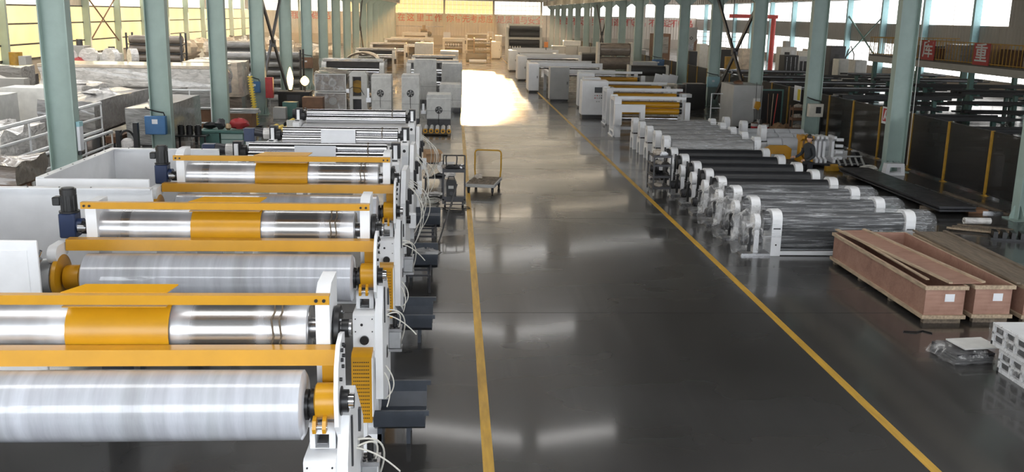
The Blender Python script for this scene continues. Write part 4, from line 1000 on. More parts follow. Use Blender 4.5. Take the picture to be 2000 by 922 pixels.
# dark steel plates, boards and wrap roll by the fence
for i, (dx, dy, lab) in enumerate([(0, 0, 'lowest of the long dark steel plates lying by the mesh fence'), (.05, .1, 'middle long dark steel plate in the stack by the mesh fence'), (-.04, -.05, 'topmost long dark steel plate in the stack by the mesh fence')]):
    o = B().bbox(-.52, .52, -3.4, 3.4, 0, .05, .004).out('steel_plate', darksteel); o.location = (13.65+dx, 28.1+dy, .1+.052*i); o.rotation_euler = (0, 0, .01); tag(o, lab, 'plate', 'long dark steel plates')
for y, lab in ((25.5, 'dark timber bearer under the near end of the steel plates'), (30.6, 'dark timber bearer under the far end of the steel plates')):
    o = B().box(-.6, .6, -.08, .08, 0, .098).out('bearer', oldpine); o.location = (13.65, y, 0); tag(o, lab, 'bearer')
for i, (x, y, l, lab) in enumerate([(14.75, 27.2, 4.2, 'long flat steel bar on the floor beside the plate stack'), (15.1, 26.4, 3.4, 'second flat steel bar lying nearer the mesh fence'), (14.9, 25.0, 1.0, 'short pale bar at the near end of the plate stack')]):
    o = B().box(-.05, .05, -l/2, l/2, 0, .06).out('flat_bar', steel if i != 1 else oldpine); o.location = (x, y, 0); o.rotation_euler = (0, 0, .03 if i < 2 else 1.35); tag(o, lab, 'bar')
o = B().box(-.28, .28, -.18, .18, 0, .1).out('wood_block', pm('orange_wood', (.24, .12, .06), .7)); o.location = (14.45, 25.2, 0); tag(o, 'orange brown wood block near the plate stack', 'wood')
t = thing('board_heap', 'heap of weathered boards under the roll of stretch film', 'boards', (13.3, 22.9, 0), -.5)
for i in range(6): B().box(-.75+.06*i, .55+.05*i, -.45+.15*i, -.33+.15*i, .0 if i % 2 else .04, .03 if i % 2 else .07).out('board', oldpine if i % 3 else pine, t)
o = B().lathe((-.34, 0, .09), (1, 0, 0), [(0, .03), (0, .085), (.68, .085), (.68, .03)], 20).out('stretch_film_roll', film_white); o.location = (13.42, 23.25, .072); o.rotation_euler = (0, 0, -.05); tag(o, 'roll of clear stretch film lying on the boards', 'film')
t = thing('toothed_rack', 'long black toothed rack on the floor beyond the plywood crates', 'rack', (14.2, 21.6, 0), -.35)
B().box(-1.2, 1.2, -.2, .2, 0, .05).out('bed', blackm, t)
p = B().box(-.05, .05, -.18, .18, .05, .2).out('tooth', black, t); p.location = (-1.1, 0, 0)
for i in range(1, 12): spare(p, (-1.1+.2*i, 0, 0))
o = B().blob((0, 0, .1), .22, .2, .12, 61, 12, 7, .25, -.1).out('film_heap', film_grey); o.location = (14.9, 23.2, 0); tag(o, 'crumpled film heap at the foot of the nearest fence side column', 'film')
o = B().cyl((0, 0, .0), (0, 0, .09), .06, 12).out('small_can', pm('orange_can', (.5, .15, .03), .4)); o.location = (13.9, 20.5, 0); tag(o, 'small orange can on the floor beyond the crates', 'can')

# ------------------------------------------------------------------ mesh fence
FX = 16.1
t = thing('mesh_fence', 'long fence of yellow posts and dark mesh panels along the column row', 'fence', (FX, 20, 0))
n = 44
pp = B().box(-.04, .04, -.05, .05, 0, 1.98).box(-.09, .09, -.09, .09, 0, .015).out('post', yellow_dull, t)
mpn = B().box(-.004, .004, .06, 2.49, .08, 1.94).out('mesh_panel', meshpanel, t)
rl = B().box(-.015, .015, .05, 2.50, 1.94, 1.97).out('top_rail', blackm, t); rb = B().box(-.015, .015, .05, 2.5, .06, .09).out('bottom_rail', blackm, t)
for i in range(n):
    y = -.0+2.55*i
    if i: spare(pp, (0, y, 0)); spare(mpn, (0, y, 0)); spare(rl, (0, y, 0)); spare(rb, (0, y, 0))
def board_sign(name, label, x, y, z, w, h):
    t = thing(name, label, 'sign', (x, y, z)); B().box(-.008, .008, -w/2, w/2, -h/2, h/2).out('board', paper, t); return t
s_ = board_sign('safety_sign', 'white and red pictogram sign hanging on the mesh fence', FX-.06, 34.6, 1.70, .95, .62)
B().box(-.012, -.008, .05, .40, -.22, .25).out('red_panel', signred, s_)
B().add([(-.014, .12, .2), (-.014, .2, .2), (-.014, .3, -.02), (-.014, .34, -.18), (-.014, .26, -.18), (-.014, .2, -.05), (-.014, .12, -.15), (-.014, .08, -.1), (-.014, .16, .02)], [tuple(range(9))]).out('figure_mark', paper, s_)
for k in range(4): B().box(-.012, -.008, -.4+.09*k, -.35+.09*k, .08, .17).out('red_mark', pm('pink_print', (.7, .25, .25), .6), s_)
B().box(-.012, -.008, -.28, -.15, -.2, -.08).out('red_mark', signred, s_)
s_ = board_sign('notice_sign', 'white and yellow notice on the fence above the brown shelf', FX-.06, 44.2, 1.75, .9, .7)
B().box(-.012, -.008, -.4, -.05, -.3, .2).out('yellow_panel', pm('notice_yellow', (.75, .6, .03), .5), s_)

# wrapped drum and pale beams behind the fence
t = thing('wrapped_drum', 'film wrapped drum standing behind the mesh fence', 'drum', (17.2, 29.2, 0)); B().lathe((0, 0, .05), (0, 0, 1), [(0, .24), (.02, .27), (.5, .26), (1.0, .27), (1.03, .2)], 24).out('drum', film_grey, t); B().box(-.3, .3, -.3, .3, 0, .05).out('base', oldpine, t)
o = B().box(-1.6, 1.6, -.2, .2, 0, .5).out('pale_beam', greybox); o.location = (18.6, 26.3, .0); tag(o, 'pale grey beam on the floor behind the mesh fence', 'beam')

# ------------------------------------------------------------------ column mounted boxes
def wall_box(name, label, x, y, z, w, d, h, mat, cat='box', pane=None):
    t = thing(name, label, cat, (x, y, z)); B().bbox(-w/2, w/2, -d, 0, -h/2, h/2, .012).out('housing', mat, t)
    B().box(-w/2+.03, w/2-.03, -d-.008, -d, -h/2+.03, h/2-.03).out('door', mat, t)
    if pane: B().box(pane[0], pane[1], -d-.014, -d-.008, pane[2], pane[3]).out('label_plate', pane[4], t)
    B().tube([(w/2-.05, -.05, h/2), (w/2-.08, -.06, h/2+.1), (0, -.05, h/2+.14), (-w/2+.05, -.04, h/2+.22), (-w/2-.01, .03, h/2+.26)], .025).out('cable', black, t)
    return t
wall_box('junction_box', 'blue box on the green column beside the black wheel stand', -9.72, 32.05, 1.34, .66, .22, .6, blue, pane=(-.09, .09, .05, .2, paper))
wall_box('junction_box', 'blue box on the green column behind the yellow toothed pole', -9.72, 48.1, 1.38, .5, .2, .55, blue, pane=(-.1, .05, .05, .15, paper))
wall_box('junction_box', 'cream switch box with a dark square on the fence side column', 15.3, 40.0, 1.38, .62, .25, .55, cream, pane=(-.02, .2, -.12, .15, black))
wall_box('junction_box', 'pale teal box on the fence side column behind the black cabinet', 15.2, 56.1, 1.45, .75, .25, .6, skyblue, pane=(-.1, .05, .0, .12, paper))
wall_box('junction_box', 'blue box on the fence side column behind the white boards', 15.3, 72.2, 1.7, .9, .25, .6, blue, pane=(-.1, .05, .05, .15, paper))
wall_box('junction_box', 'rusty brown box on a green column above the glowing sun glints', -9.6, 64.2, 1.75, .8, .25, .7, brownbox, pane=(-.1, .05, .05, .15, paper))
t = thing('fire_hose_cabinet', 'red fire hose cabinet hung beside the green column', 'cabinet', (-9.05, 48.2, 1.35)); B().bbox(-.18, .18, -.2, .1, -.5, .5, .01).out('housing', red, t); B().box(-.05, .14, -.208, -.2, -.4, .4).out('front_plate', red, t); B().tube([(0, -.05, -.5), (0, -.05, -1.35)], .02).out('riser_pipe', greybox, t)
t = thing('conduit_box', 'white strip box with a blue top on the nearest left column', 'box', (-9.26, 24.2, 2.0)); B().bbox(-.0, .08, -.12, .12, -.4, .2, .008).out('housing', paper, t); B().box(0, .085, -.12, .12, .2, .32).out('blue_top', skyblue, t); B().box(0, .08, -.1, .1, -.5, -.42).out('black_foot', black, t)
o = B().tube([(15.75, 32.1, 0.25), (15.75, 32.1, 7.5)], .012).out('conduit', white_old); tag(o, 'thin white conduit running up the fence side column', 'conduit')

# ------------------------------------------------------------------ behind the roll machines: wrapped cabinets and winders
def fan(t, x, y, z, r):
    f = B().lathe((x, y, z), (0, -1, 0), [(0, r), (.01, r), (.012, r*.9)], 22).out('fan', black, t); s_ = B()
    for i in range(5): a = 2*pi*i/5; s_.add([(x, y-.016, z), (x+cos(a)*r*.85, y-.016, z+sin(a)*r*.85), (x+cos(a+.4)*r*.85, y-.016, z+sin(a+.4)*r*.85)], [(0, 1, 2)])
    s_.out('blades', greybox, f, kind='stuff')

def wrapped_cabinet(label, x0, x1, y, h, depth=.9, fan_z=None, fan_x=0, base=.25, name='wrapped_cabinet', film=True, head=.12, side=True, rnd=0):
    t = thing(name, label, 'cabinet', ((x0+x1)/2, y, 0), 0, 'film wrapped white cabinets'); w = (x1-x0)/2
    B().box(-w+.02, w-.02, .02, depth, 0, base).out('base', darksteel, t)
    B().bbox(-w, w, 0, depth, base, h-head, .015).out('body', white_old, t)
    B().prism([(-w, h-head), (w, h-head), (w*.96, h), (-w*.96, h)], 'Y', .02, depth).out('lid', white_old, t)
    B().box(-w+.0, w-.0, -.012, 0, base, base+.04).cut().box(-w, w, -.012, 0, base+(h-base)*.33, base+(h-base)*.33+.03).out('seam_strip', greybox, t)
    if fan_z: fan(t, fan_x, -.005, fan_z, .17); B().tube([(fan_x, -.03, fan_z-.05), (fan_x-.01, -.04, fan_z-.4), (fan_x, -.03, fan_z-.7)], .012).out('cord', black, t)
    if side:
        B().box(-w-.25, -w-.02, -.1, .1, h*.38, h*.48).cyl((-w-.13, -.1, h*.43), (-w-.13, -.125, h*.43), .045, 14).box(-w-.2, -w-.1, -.05, .05, h*.48, h*.7).out('side_valve', alu, t)
    if film:
        ph = rnd*1.7
        B().grid(lambda u, v: (-w-.03-(.16*abs(sin(u*6+ph))*v*(u < .2))+(2*w+.06)*u+(.22*sin(v*9+ph)**2 if u > .95 else 0), -.03-.025*sin(u*13+v*7+ph), base+(h+.03-base)*v), 18, 12).grid(lambda u, v: (w+.04+.10*sin(u*8+v*11+ph)**2*(1-abs(2*v-1)), -.03+(depth)*u, base+(h+.03-base)*v), 10, 12).out('film', film_faint, t)
    return t
t = wrapped_cabinet('film wrapped white cabinet with round fan, farthest of three from the aisle', -3.98, -3.02, 47, 2.12, 1.2, 1.25, -.05)
wrapped_cabinet('tall film wrapped white cabinet with round fan, between the two other fan cabinets', -2.42, -1.60, 45, 2.27, 1.2, 1.42, 0, side=False, rnd=1)
wrapped_cabinet('low film wrapped white cabinet with round fan, right above the aluminium rollers', -1.25, -.12, 44.5, 1.42, 1.5, .72, 0, .3, head=.16, rnd=2)
wrapped_cabinet('white wrapped cabinet with a printed lid, behind the tall fan cabinet', -2.26, -1.0, 55, 2.5, 1.4, None, rnd=3, side=False)
wrapped_cabinet('white wrapped cabinet at the aisle edge with a small dark hook mark', -.72, .50, 57, 2.2, 1.6, None, rnd=4, side=False)
wrapped_cabinet('squat grey white cabinet at the aisle edge behind the low fan cabinet', -.75, .42, 50.5, 1.45, 1.8, None, rnd=5, side=False)
wrapped_cabinet('grey lidded cabinet far down the aisle row before the back machines', -3.7, -1.95, 92, 2.3, 2, None, rnd=6, side=False, film=False)
wrapped_cabinet('second grey lidded cabinet far down the row, nearer the bright floor', -1.2, .4, 84, 1.9, 2, None, rnd=7, side=False, film=False)

# open frame cabinet with a bronze disc
t = thing('open_frame_cabinet', 'white open frame cabinet with a bronze disc inside, film torn at its corners', 'cabinet', (-4.90, 50, 0)); w = .45
B().box(-w, -w+.16, 0, .8, 0, 1.95).out('upright', white_old, t); B().box(w-.30, w, 0, .8, 0, 1.95).out('upright', white_old, t)
B().box(-w+.16, w-.30, 0, .8, 1.82, 1.95).cut().box(-w+.16, w-.30, 0, .8, .68, .82).out('crosspiece', white_old, t)
B().prism([(-w, 1.95), (w, 1.95), (w*.7, 2.08), (-w*.7, 2.08)], 'Y', .02, .8).out('lid', white_old, t)
B().lathe((-.07, .35, 1.3), (0, -1, 0), [(0, .33), (.05, .33), (.06, .18), (.1, .18)], 24).out('disc', yellow_dull, t)
B().box(-w+.16, w-.30, .5, .55, .02, 1.8).out('back', darksteel, t)
B().tube([(-.6, -.05, 1.1), (-.3, -.1, 1.3), (.1, -.1, 1.25), (.3, -.08, .9)], .015).out('cord', black, t)
B().box(-w-.16, -w-.01, -.1, .1, 1.0, 1.2).cyl((-w-.08, -.1, 1.1), (-w-.08, -.12, 1.1), .05, 14).out('side_valve', alu, t)
B().grid(lambda u, v: (w+.02+.22*sin(u*5+v*9)**2, -.05+.8*u, .5+1.5*v), 8, 12).grid(lambda u, v: (-w-.01-.12*sin(v*6)**2*(1-u), -.05+.5*u, .6+1.3*v), 8, 12).out('film', film_cl, t)

t = thing('glazed_frame_cabinet', 'film covered cabinet with a white outlined front and dark reels inside, beside the sun glints', 'cabinet', (-6.32, 50, 0)); w = .8
for z0, z1 in ((.12, 1.0), (1.04, 1.95)):
    B().ring([(-w, z0), (w, z0), (w, z1), (-w, z1)], [(-w+.05, z0+.05), (w-.05, z0+.05), (w-.05, z1-.05), (-w+.05, z1-.05)], 'Y', 0, .05).out('front_frame', white_old, t)
    B().box(-w+.05, w-.05, .06, 2.2, z0, z1).out('dark_bay', film_brown, t)
    B().box(-w+.05, w-.05, .02, .03, z0+.05, z1-.05).out('film_window', film_cl, t)
    B().lathe((.1, .06, (z0+z1)/2), (0, -1, 0), [(0, .2), (.02, .2), (.02, .12), (.04, .12)], 20).out('reel', greybox, t)
B().grid(lambda u, v: (-w+2*w*u, .0+2.3*v, 1.98+.05*sin(u*5+v*7)+.12*v), 10, 10).grid(lambda u, v: (w+.04+.05*sin(v*9), 2.3*u, .1+1.9*v), 8, 10).out('film_cover', film_brown, t)

# dark stove box with two added glowing bodies standing in for sun glints
t = thing('dark_steel_box', 'dark steel box carrying the two glowing sun glints', 'box', (-8.35, 50.6, 0)); B().bbox(-.75, .85, 0, 1.0, 0, .92, .02).out('body', blackm, t); B().box(-.8, .9, -.05, 1.05, .92, .97).out('top_plate', darksteel, t); B().box(-.3, .4, -.01, 0, .5, .8).out('front_plate', darksteel, t)
t = thing('sun_glint_body', 'tall brightly glowing sun glint body on the dark steel box', 'lamp', (-8.5, 50.9, .97)); B().cyl((0, 0, 0), (0, 0, .08), .12, 16).out('base', darksteel, t); B().lathe((0, 0, .08), (0, 0, 1), [(0, .06), (.3, .14), (.6, .17), (.85, .12), (1.05, .06), (1.15, .02)], 16).out('glow_shape', g_glint, t)
t = thing('sun_glint_body', 'round glowing sun glint body on the dark steel box next to the glazed cabinet', 'lamp', (-7.75, 50.9, .97)); B().cyl((0, 0, 0), (0, 0, .35), .03, 10).out('stem', darksteel, t); B().lathe((0, 0, .3), (0, 0, 1), [(0, .05), (.08, .16), (.22, .23), (.36, .18), (.48, .05)], 18).out('glow_shape', g_glint, t)

def roll_machine(label, x0, x1, y, h, bare=True, r=.3, name='roll_machine', wrap=True, frame=None, drm=None, group='wrapped roll machines'):
    t = thing(name, label, 'machine', ((x0+x1)/2, y, 0), 0, group); w = (x1-x0)/2; fm = frame or white_old
    for x in (-w, w-.28):
        B().prism([(-.5, 0), (-.5, h*.55), (-.3, h*.9), (0, h), (.6, h), (.9, h*.7), (.9, 0)], 'X', x, x+.28).out('side_frame', fm, t)
    B().lathe((-w+.28, -.1, h*.68), (1, 0, 0), [(0, r*.8), (.02, r), (2*w-.58, r), (2*w-.56, r*.8)], 28).out('upper_roll', drm or chrome, t)
    B().lathe((-w+.28, -.2, h*.30), (1, 0, 0), [(0, r*.8), (.02, r), (2*w-.58, r), (2*w-.56, r*.8)], 24).out('lower_roll', rubber if bare else chrome, t)
    B().bbox(-w+.05, w-.05, -.1, .9, h-.02, h+.16, .03).out('top_cover', film_white if wrap else fm, t)
    B().box(-w+.28, w-.28, .3, .4, .1, h-.05).out('back_plate', darksteel, t)
    for s in (-1, 1): B().box(s*w-.1, s*w+.1, -.62, -.5, h*.4, h*.62).out('bearing', blackm, t)
    if wrap: B().grid(lambda u, v: (w+.05+.12*sin(u*7+v*9)**2, -.6+1.5*u, .15+h*v), 8, 12).grid(lambda u, v: (-w-.05-.12*sin(u*6+v*8)**2, -.6+1.5*u, .15+h*v), 8, 12).out('film', film_cl, t)
    return t
roll_machine('wrapped roll machine with a bright steel roll, behind the glazed cabinet', -8.2, -4.35, 61, 2.05)
roll_machine('wrapped roll machine behind the white cabinets at the aisle edge', -3.0, .35, 62, 2.0, False)
roll_machine('low wrapped roll machine behind the grey tarped one', -8.4, -5.0, 84, 1.9)
roll_machine('second low roll machine with a bright roll further down the left aisle row', -8.2, -4.6, 96, 2.0)
roll_machine('roll machine with ribbed top far down the left aisle row', -7.6, -3.4, 108, 2.1)
roll_machine('roll machine with bare steel roll beyond the white cabinets', -3.2, .2, 74, 1.8, False)
o = B().grid(lambda u, v: (-7.9+2.4*u, 71+3*v, 1.55+.55*sin(pi*u)**.5+.1*sin(v*7+u*3)), 14, 10).grid(lambda u, v: (-7.9+2.4*u, 71+.0*v, 1.5*v+.3*v*sin(pi*u)**.5), 14, 4).out('tarped_machine', film_warm); tag(o, 'warm grey tarp over a low machine between the wrapped roll machines', 'machine')
t = thing('white_panel_box', 'small white panel box behind the last white roll frame', 'box', (-4.2, 30.2, 0)); B().bbox(-1.0, 1.0, 0, .06, .4, 1.75).out('panel', white_old, t); B().box(-.9, -.85, 0, .05, 0, .4).cut().box(.85, .9, 0, .05, 0, .4).out('leg', white_old, t)

# ------------------------------------------------------------------ side bay behind the column row
def crumple_box(x0, x1, y0, y1, z0, z1, seed=0, amp=.05, nu=24, nv=12):
    rnd = random.Random(seed); p = [rnd.uniform(0, 6) for _ in range(6)]
    def f(u, v):
        a = 2*pi*u; c, s_ = cos(a), sin(a); m = max(abs(c), abs(s_)); k = (1+.06*sin(5*a+p[0]+7*v)*amp*8)
        if v < .75: h = v/.75; q = 1
        else: h = 1; q = 1-(v-.75)/.25
        x = c/m*q; y = s_/m*q
        return ((x0+x1)/2+x*(x1-x0)/2*k, (y0+y1)/2+y*(y1-y0)/2*k, z0+(z1-z0)*h+amp*sin(4*x+p[1])*sin(5*y+p[2])*(h > .9)+amp*.5*sin(9*v+3*a+p[3]))
    return B().grid(f, nu, nv)
def wrapped_block(name, label, x0, x1, y0, y1, z0, z1, mat, seed=0, amp=.05, legs=True, cat='bundle', group='film wrapped machine parts', base=None):
    t = thing(name, label, cat, ((x0+x1)/2, (y0+y1)/2, 0), 0, group); hx, hy = (x1-x0)/2, (y1-y0)/2
    crumple_box(-hx, hx, -hy, hy, z0, z1, seed, amp).out('wrapped_body', mat, t)
    if legs:
        if z0 > .3:
            for sx in (-1, 1):
                for sy in (-1, 1): B().box(sx*hx*.85-.05, sx*hx*.85+.05, sy*hy*.8-.05, sy*hy*.8+.05, 0, z0+.05).out('leg', base or darksteel, t)
            B().box(-hx*.9, hx*.9, -hy*.8, hy*.8, z0-.1, z0+.02).out('base_frame', base or darksteel, t)
        else: B().box(-hx*.95, hx*.95, -hy*.9, hy*.9, 0, z0+.02).out('base', base or oldpine, t)
    return t
# long white oven housing
t = thing('oven_housing', 'long white wrapped machine housing running behind the second green column', 'machine', (-14.1, 43, 0))
crumple_box(-3.8, 3.8, 0, 2.6, 1.72, 2.52, 3, .03, 40).out('housing', film_white, t); B().bbox(-3.85, 3.8, -.05, 2.65, 2.5, 2.64, .02).out('top_cover', film_warm, t); B().box(-3.8, 3.8, .1, 2.5, 1.3, 1.72).out('lower_band', film_grey, t)
for i in range(5): B().box(-3.6+1.75*i, -3.45+1.75*i, .1, .25, 0, 1.3).out('leg', darksteel, t)
t = thing('warm_housing', 'beige sunlit wrapped housing between the second and third green columns', 'machine', (-11.5, 46.6, 0)); crumple_box(-1.4, 1.4, 0, 2.5, 1.0, 2.62, 5, .02, 30).out('housing', film_warm, t); B().box(-1.4, 1.4, .05, 2.4, .3, 1.0).out('lower_band', film_brown, t); B().box(-1.3, 1.3, .1, 2.3, 0, .3).out('base', darksteel, t)
t = thing('dark_bay_machine', 'dark grey wrapped machine bed behind the white railings', 'machine', (-11.3, 41.6, 0)); crumple_box(-1.3, 1.1, 0, 1.2, .9, 1.75, 6, .02).out('bed', film_grey, t); B().box(-1.2, 1.0, .1, 1.1, 0, .9).out('base', brownbox, t)
wrapped_block('white_cabinet', 'white cabinet standing behind the nearest green column', -15.6, -13.9, 34.2, 35.4, .1, 2.3, white_old, 7, .004, True, 'cabinet', None)
wrapped_block('white_panel_stack', 'white panel stack at the photo edge left of the nearest column', -16.2, -14.5, 31.5, 33, .3, 2.25, white_old, 8, .01, True, 'stack', None)
wrapped_block('white_sheet_table', 'low white sheet table at the photo edge below the panel stack', -13.9, -12.6, 28.4, 30.4, .55, 1.55, film_white, 9, .02, True, 'table', None)
wrapped_block('wrapped_bed', 'film wrapped sloping machine bed between the two nearest columns', -13.7, -11.9, 32.6, 38.5, 1.0, 2.0, film_grey, 10, .05)
wrapped_block('wrapped_bed', 'white film covered bed beside the first column, under the oven housing', -15.9, -13.9, 37, 40, 1.1, 2.1, film_white, 11, .05)
wrapped_block('wrapped_long_box', 'long sheet metal box in film behind the black wheel stand', -11.0, -9.95, 32.9, 38.5, .55, 1.78, film_grey, 12, .012)
wrapped_block('wrapped_clump', 'bulky clump of loose film on a brown pallet at the photo edge', -13.7, -12.0, 26.0, 28.0, .75, 1.75, film_white, 13, .14, True, 'bundle', None, brownbox)
wrapped_block('pallet_crate', 'brown slatted pallet crate under loose film beside the nearest column', -12.3, -10.5, 23.4, 25.2, .85, 1.35, film_brown, 14, .06, True, 'crate', None, brownbox)
t = thing('wheel_stand', 'black upright stand holding a foil wrapped wheel near the blue box column', 'stand', (-10.55, 31.6, 0))
B().box(-.34, -.2, -.1, .1, 0, 1.2).cut().box(.22, .36, -.1, .1, 0, 1.45).out('upright', black, t); B().lathe((0, -.08, .72), (0, 1, 0), [(0, .12), (.02, .22), (.04, .24), (.12, .24), (.14, .2)], 24).out('wheel', film_white, t)
B().tube([(cos(a)*.27, -.06, .78+sin(a)*.42) for a in [2*pi*i/20 for i in range(20)]], .04, 6, True).out('wheel_rim', black, t); B().box(-.4, .4, -.25, .25, 0, .06).out('base', black, t)

def railing(label, x, y, l, z0, h, n, rz=0.0, slope=0.0, tk=1.0):
    t = thing('white_railing', label, 'railing', (x, y, 0), rz, 'white painted railings')
    B().tube([(0, 0, z0+h), (0, l, z0+h+slope)], .035*tk).cut().tube([(0, 0, z0+h*.55), (0, l, z0+h*.55+slope)], .025*tk).cut().tube([(0, 0, z0+h*.15), (0, l, z0+h*.15+slope)], .035*tk).out('rail', white, t)
    for i in range(n): f = i/(n-1); B().tube([(0, l*f, 0), (0, l*f, z0+h+slope*f)], .03).out('post', white, t)
    return t
railing('white railing receding behind the nearest column, upper one with the long handrail', -11.75, 24.5, 8.3, .9, 1.05, 4, tk=1.6)
railing('lower white railing beside the long sheet metal box', -11.35, 25.5, 7.0, .1, .95, 4, tk=1.5)
railing('white railing standing across between the blue box column and the next', -11.9, 41, 1.75, .15, 1.6, 3, -pi/2)
railing('low white ramp railing in front of the dark wrapped bed', -10.4, 38.6, 2.4, .1, .8, 3, .35, .25)
o = B().box(-.9, .9, -1.2, 1.2, .12, .2).box(-.85, -.75, -1.1, 1.1, 0, .12).box(.75, .85, -1.1, 1.1, 0, .12).out('ramp_platform', greybox); o.location = (-11.7, 40.25, 0); tag(o, 'pale grey ramp platform at the foot of the white railing', 'platform')

# stacks of wrapped rolls on racks
def roll_rack(label, x0, x1, y, tiers, r, mat, per=2, z0=.25, axis=0):
    t = thing('roll_rack', label, 'rack', ((x0+x1)/2, y, 0), 0, 'racks of wrapped rolls'); h = (x1-x0)/2
    first = None
    for k in range(tiers):
        for j in range(per):
            if first is None: first = B().lathe((-h+.08, 0, 0), (1, 0, 0), [(0, r*.7), (.03, r), (2*h-.2, r), (2*h-.16, r*.7)], 16).out('wrapped_roll', mat, t); q = first
            else: q = spare(first)
            q.location = (0, r*2.3*j, z0+r+r*2.25*k)
    for s in (-1, 1):
        for j in (0, 1): B().box(s*h-.05, s*h+.05, -r*1.2+j*r*2.3*per, -r*1.2+.08+j*r*2.3*per, 0, z0+r*2.25*tiers+.1).out('rack_post', darksteel, t)
    for k in range(tiers): B().box(-h, h, -r, r*2.3*per-r*1.3, z0-.06+r*2.25*k, z0+r*2.25*k-.01).out('shelf', darksteel, t)
    return t
roll_rack('rack of dark wrapped rolls beside the yellow toothed pole', -11.9, -9.9, 51, 6, .2, film_grey)
roll_rack('rack of dark wrapped rolls behind the crossed braces', -11.6, -9.0, 58, 5, .22, film_grey)
roll_rack('rack of brown wrapped rolls in front of the yellow daylight wall', -19.6, -16.4, 60, 6, .24, film_brown)
roll_rack('dark roll rack left of the rack behind the third green column', -15.6, -12.9, 66, 5, .25, film_grey)
wrapped_block('blue_grey_machine', 'blue grey wrapped machine before the far roll racks', -15.2, -13.2, 58, 60, .2, 2.2, film_white, 21, .05)
# white ring housings on a bench
t = thing('ring_bench', 'long low bench carrying the white ring housings', 'bench', (-19.6, 55, 0)); B().box(-2.2, 2.2, -.6, .6, 1.75, 1.85).out('top', greybox, t); p = B().box(-.06, .06, -.5, .5, 0, 1.75).out('leg', greybox, t); p.location = (-2, 0, 0)
for q in (-.7, .7, 2): spare(p, (q, 0, 0))
rn = ['white ring housing at the column end of the long bench', 'second white ring housing on the long bench', 'white ring housing in loose film in the middle of the bench', 'white ring housing nearest the brown roll rack']
r0_ = thing('ring_housing', rn[0], 'housing', (-21.3, 55, 1.85), .5, 'white ring housings'); B().lathe((0, .2, .5), (0, -1, 0), [(0, .26), (0, .5), (.4, .5), (.4, .26)], 20).out('ring', film_white, r0_); B().box(-.5, .5, -.2, .2, 0, .12).out('foot', white_old, r0_); B().lathe((0, .1, .5), (0, -1, 0), [(0, .25), (.1, .25)], 18).out('core', brownbox, r0_)
for i in range(1, 4): clone(r0_, (-21.3+1.15*i, 55+.1*i, 1.85), .5-.5*i, rn[i])
o = B().blob((0, 0, 0), .3, .3, .25, 71, 10, 7, .2).out('red_cap', red); o.location = (-20.6, 54.8, 2.08); tag(o, 'red cap lying on the long bench between the ring housings', 'cap')  # red lump meant as a cap
# dark machine tool at the photo edge
t = thing('machine_tool', 'dark machine tool with a tan motor before the yellow daylight wall', 'machine', (-25.4, 56, 0))
B().bbox(-1.6, 1.8, -.6, .6, 0, 1.3).out('bed', darksteel, t); B().bbox(-1.2, -.5, -.5, .5, 1.3, 2.9).out('column', greybox, t); B().bbox(-.3, 1.2, -.7, .5, 1.3, 1.7).out('table', blackm, t); B().cyl((.9, 0, 1.7), (.9, 0, 2.5), .35, 16).out('motor', yellow_dull, t); B().bbox(1.2, 1.6, -.4, .4, 1.3, 2.3).out('guard', greybox, t)
t = thing('grey_machine', 'grey machine head with round holes at the photo edge', 'machine', (-20.6, 44, 0)); B().prism([(-1.4, 0), (-1.4, 1.6), (-1.0, 2.1), (-.4, 2.3), (.6, 1.9), (1.6, 1.9), (1.6, 0)], 'Y', 0, .6).out('body', greybox, t)
for x, z in ((-.8, 1.9), (-.5, 1.7), (-.9, 1.6)): B().cyl((x, -.005, z), (x, .01, z), .1, 14).out('round_hole', black, t)
wrapped_block('grey_crate', 'grey wrapped crate at the photo edge behind the grey machine head', -22.6, -20.6, 47.5, 49, .3, 2.2, film_grey, 22, .03)

# sunlit clutter along the far daylight wall: individually wrapped parts
rnd = random.Random(12)
spots = [(432, 86, 78), (448, 78, 84), (462, 84, 80), (476, 76, 92), (490, 82, 86), (518, 78, 90), (534, 72, 96), (546, 84, 84), (568, 84, 88), (352, 80, 84), (370, 84, 78), (392, 78, 96), (410, 86, 80), (566, 100, 72), (580, 92, 80), (610, 88, 90), (622, 96, 84), (648, 92, 92)]
ad_ = ['sunlit', 'pale', 'warm', 'crumpled', 'bulging', 'twisted', 'glinting', 'low', 'tall', 'small', 'wide', 'rounded', 'knotted', 'creased', 'loose', 'tight', 'slumped', 'peaked']
for i, (px, py, Y) in enumerate(spots):
    p = W(px, py, Y); h = max(.6, p.z); w = rnd.uniform(.5, .95)
    t = thing('wrapped_part', '%s film wrapped part before the daylight wall, %s counted along the wall from the camera' % (ad_[i], ORD[i] if i < 17 else 'eighteenth'), 'bundle', (p.x, Y, 0), 0, 'wrapped parts along the daylight wall')
    B().blob((0, 0, h*.8), w, .6, h*.28, 100+i, 10, 7, .3).out('wrapped_body', film_warm if i % 3 else film_white, t); B().box(-w*.8, w*.8, -.5, .5, 0, h*.6).out('base', [greybox, oldpine, white_old][i % 3], t)

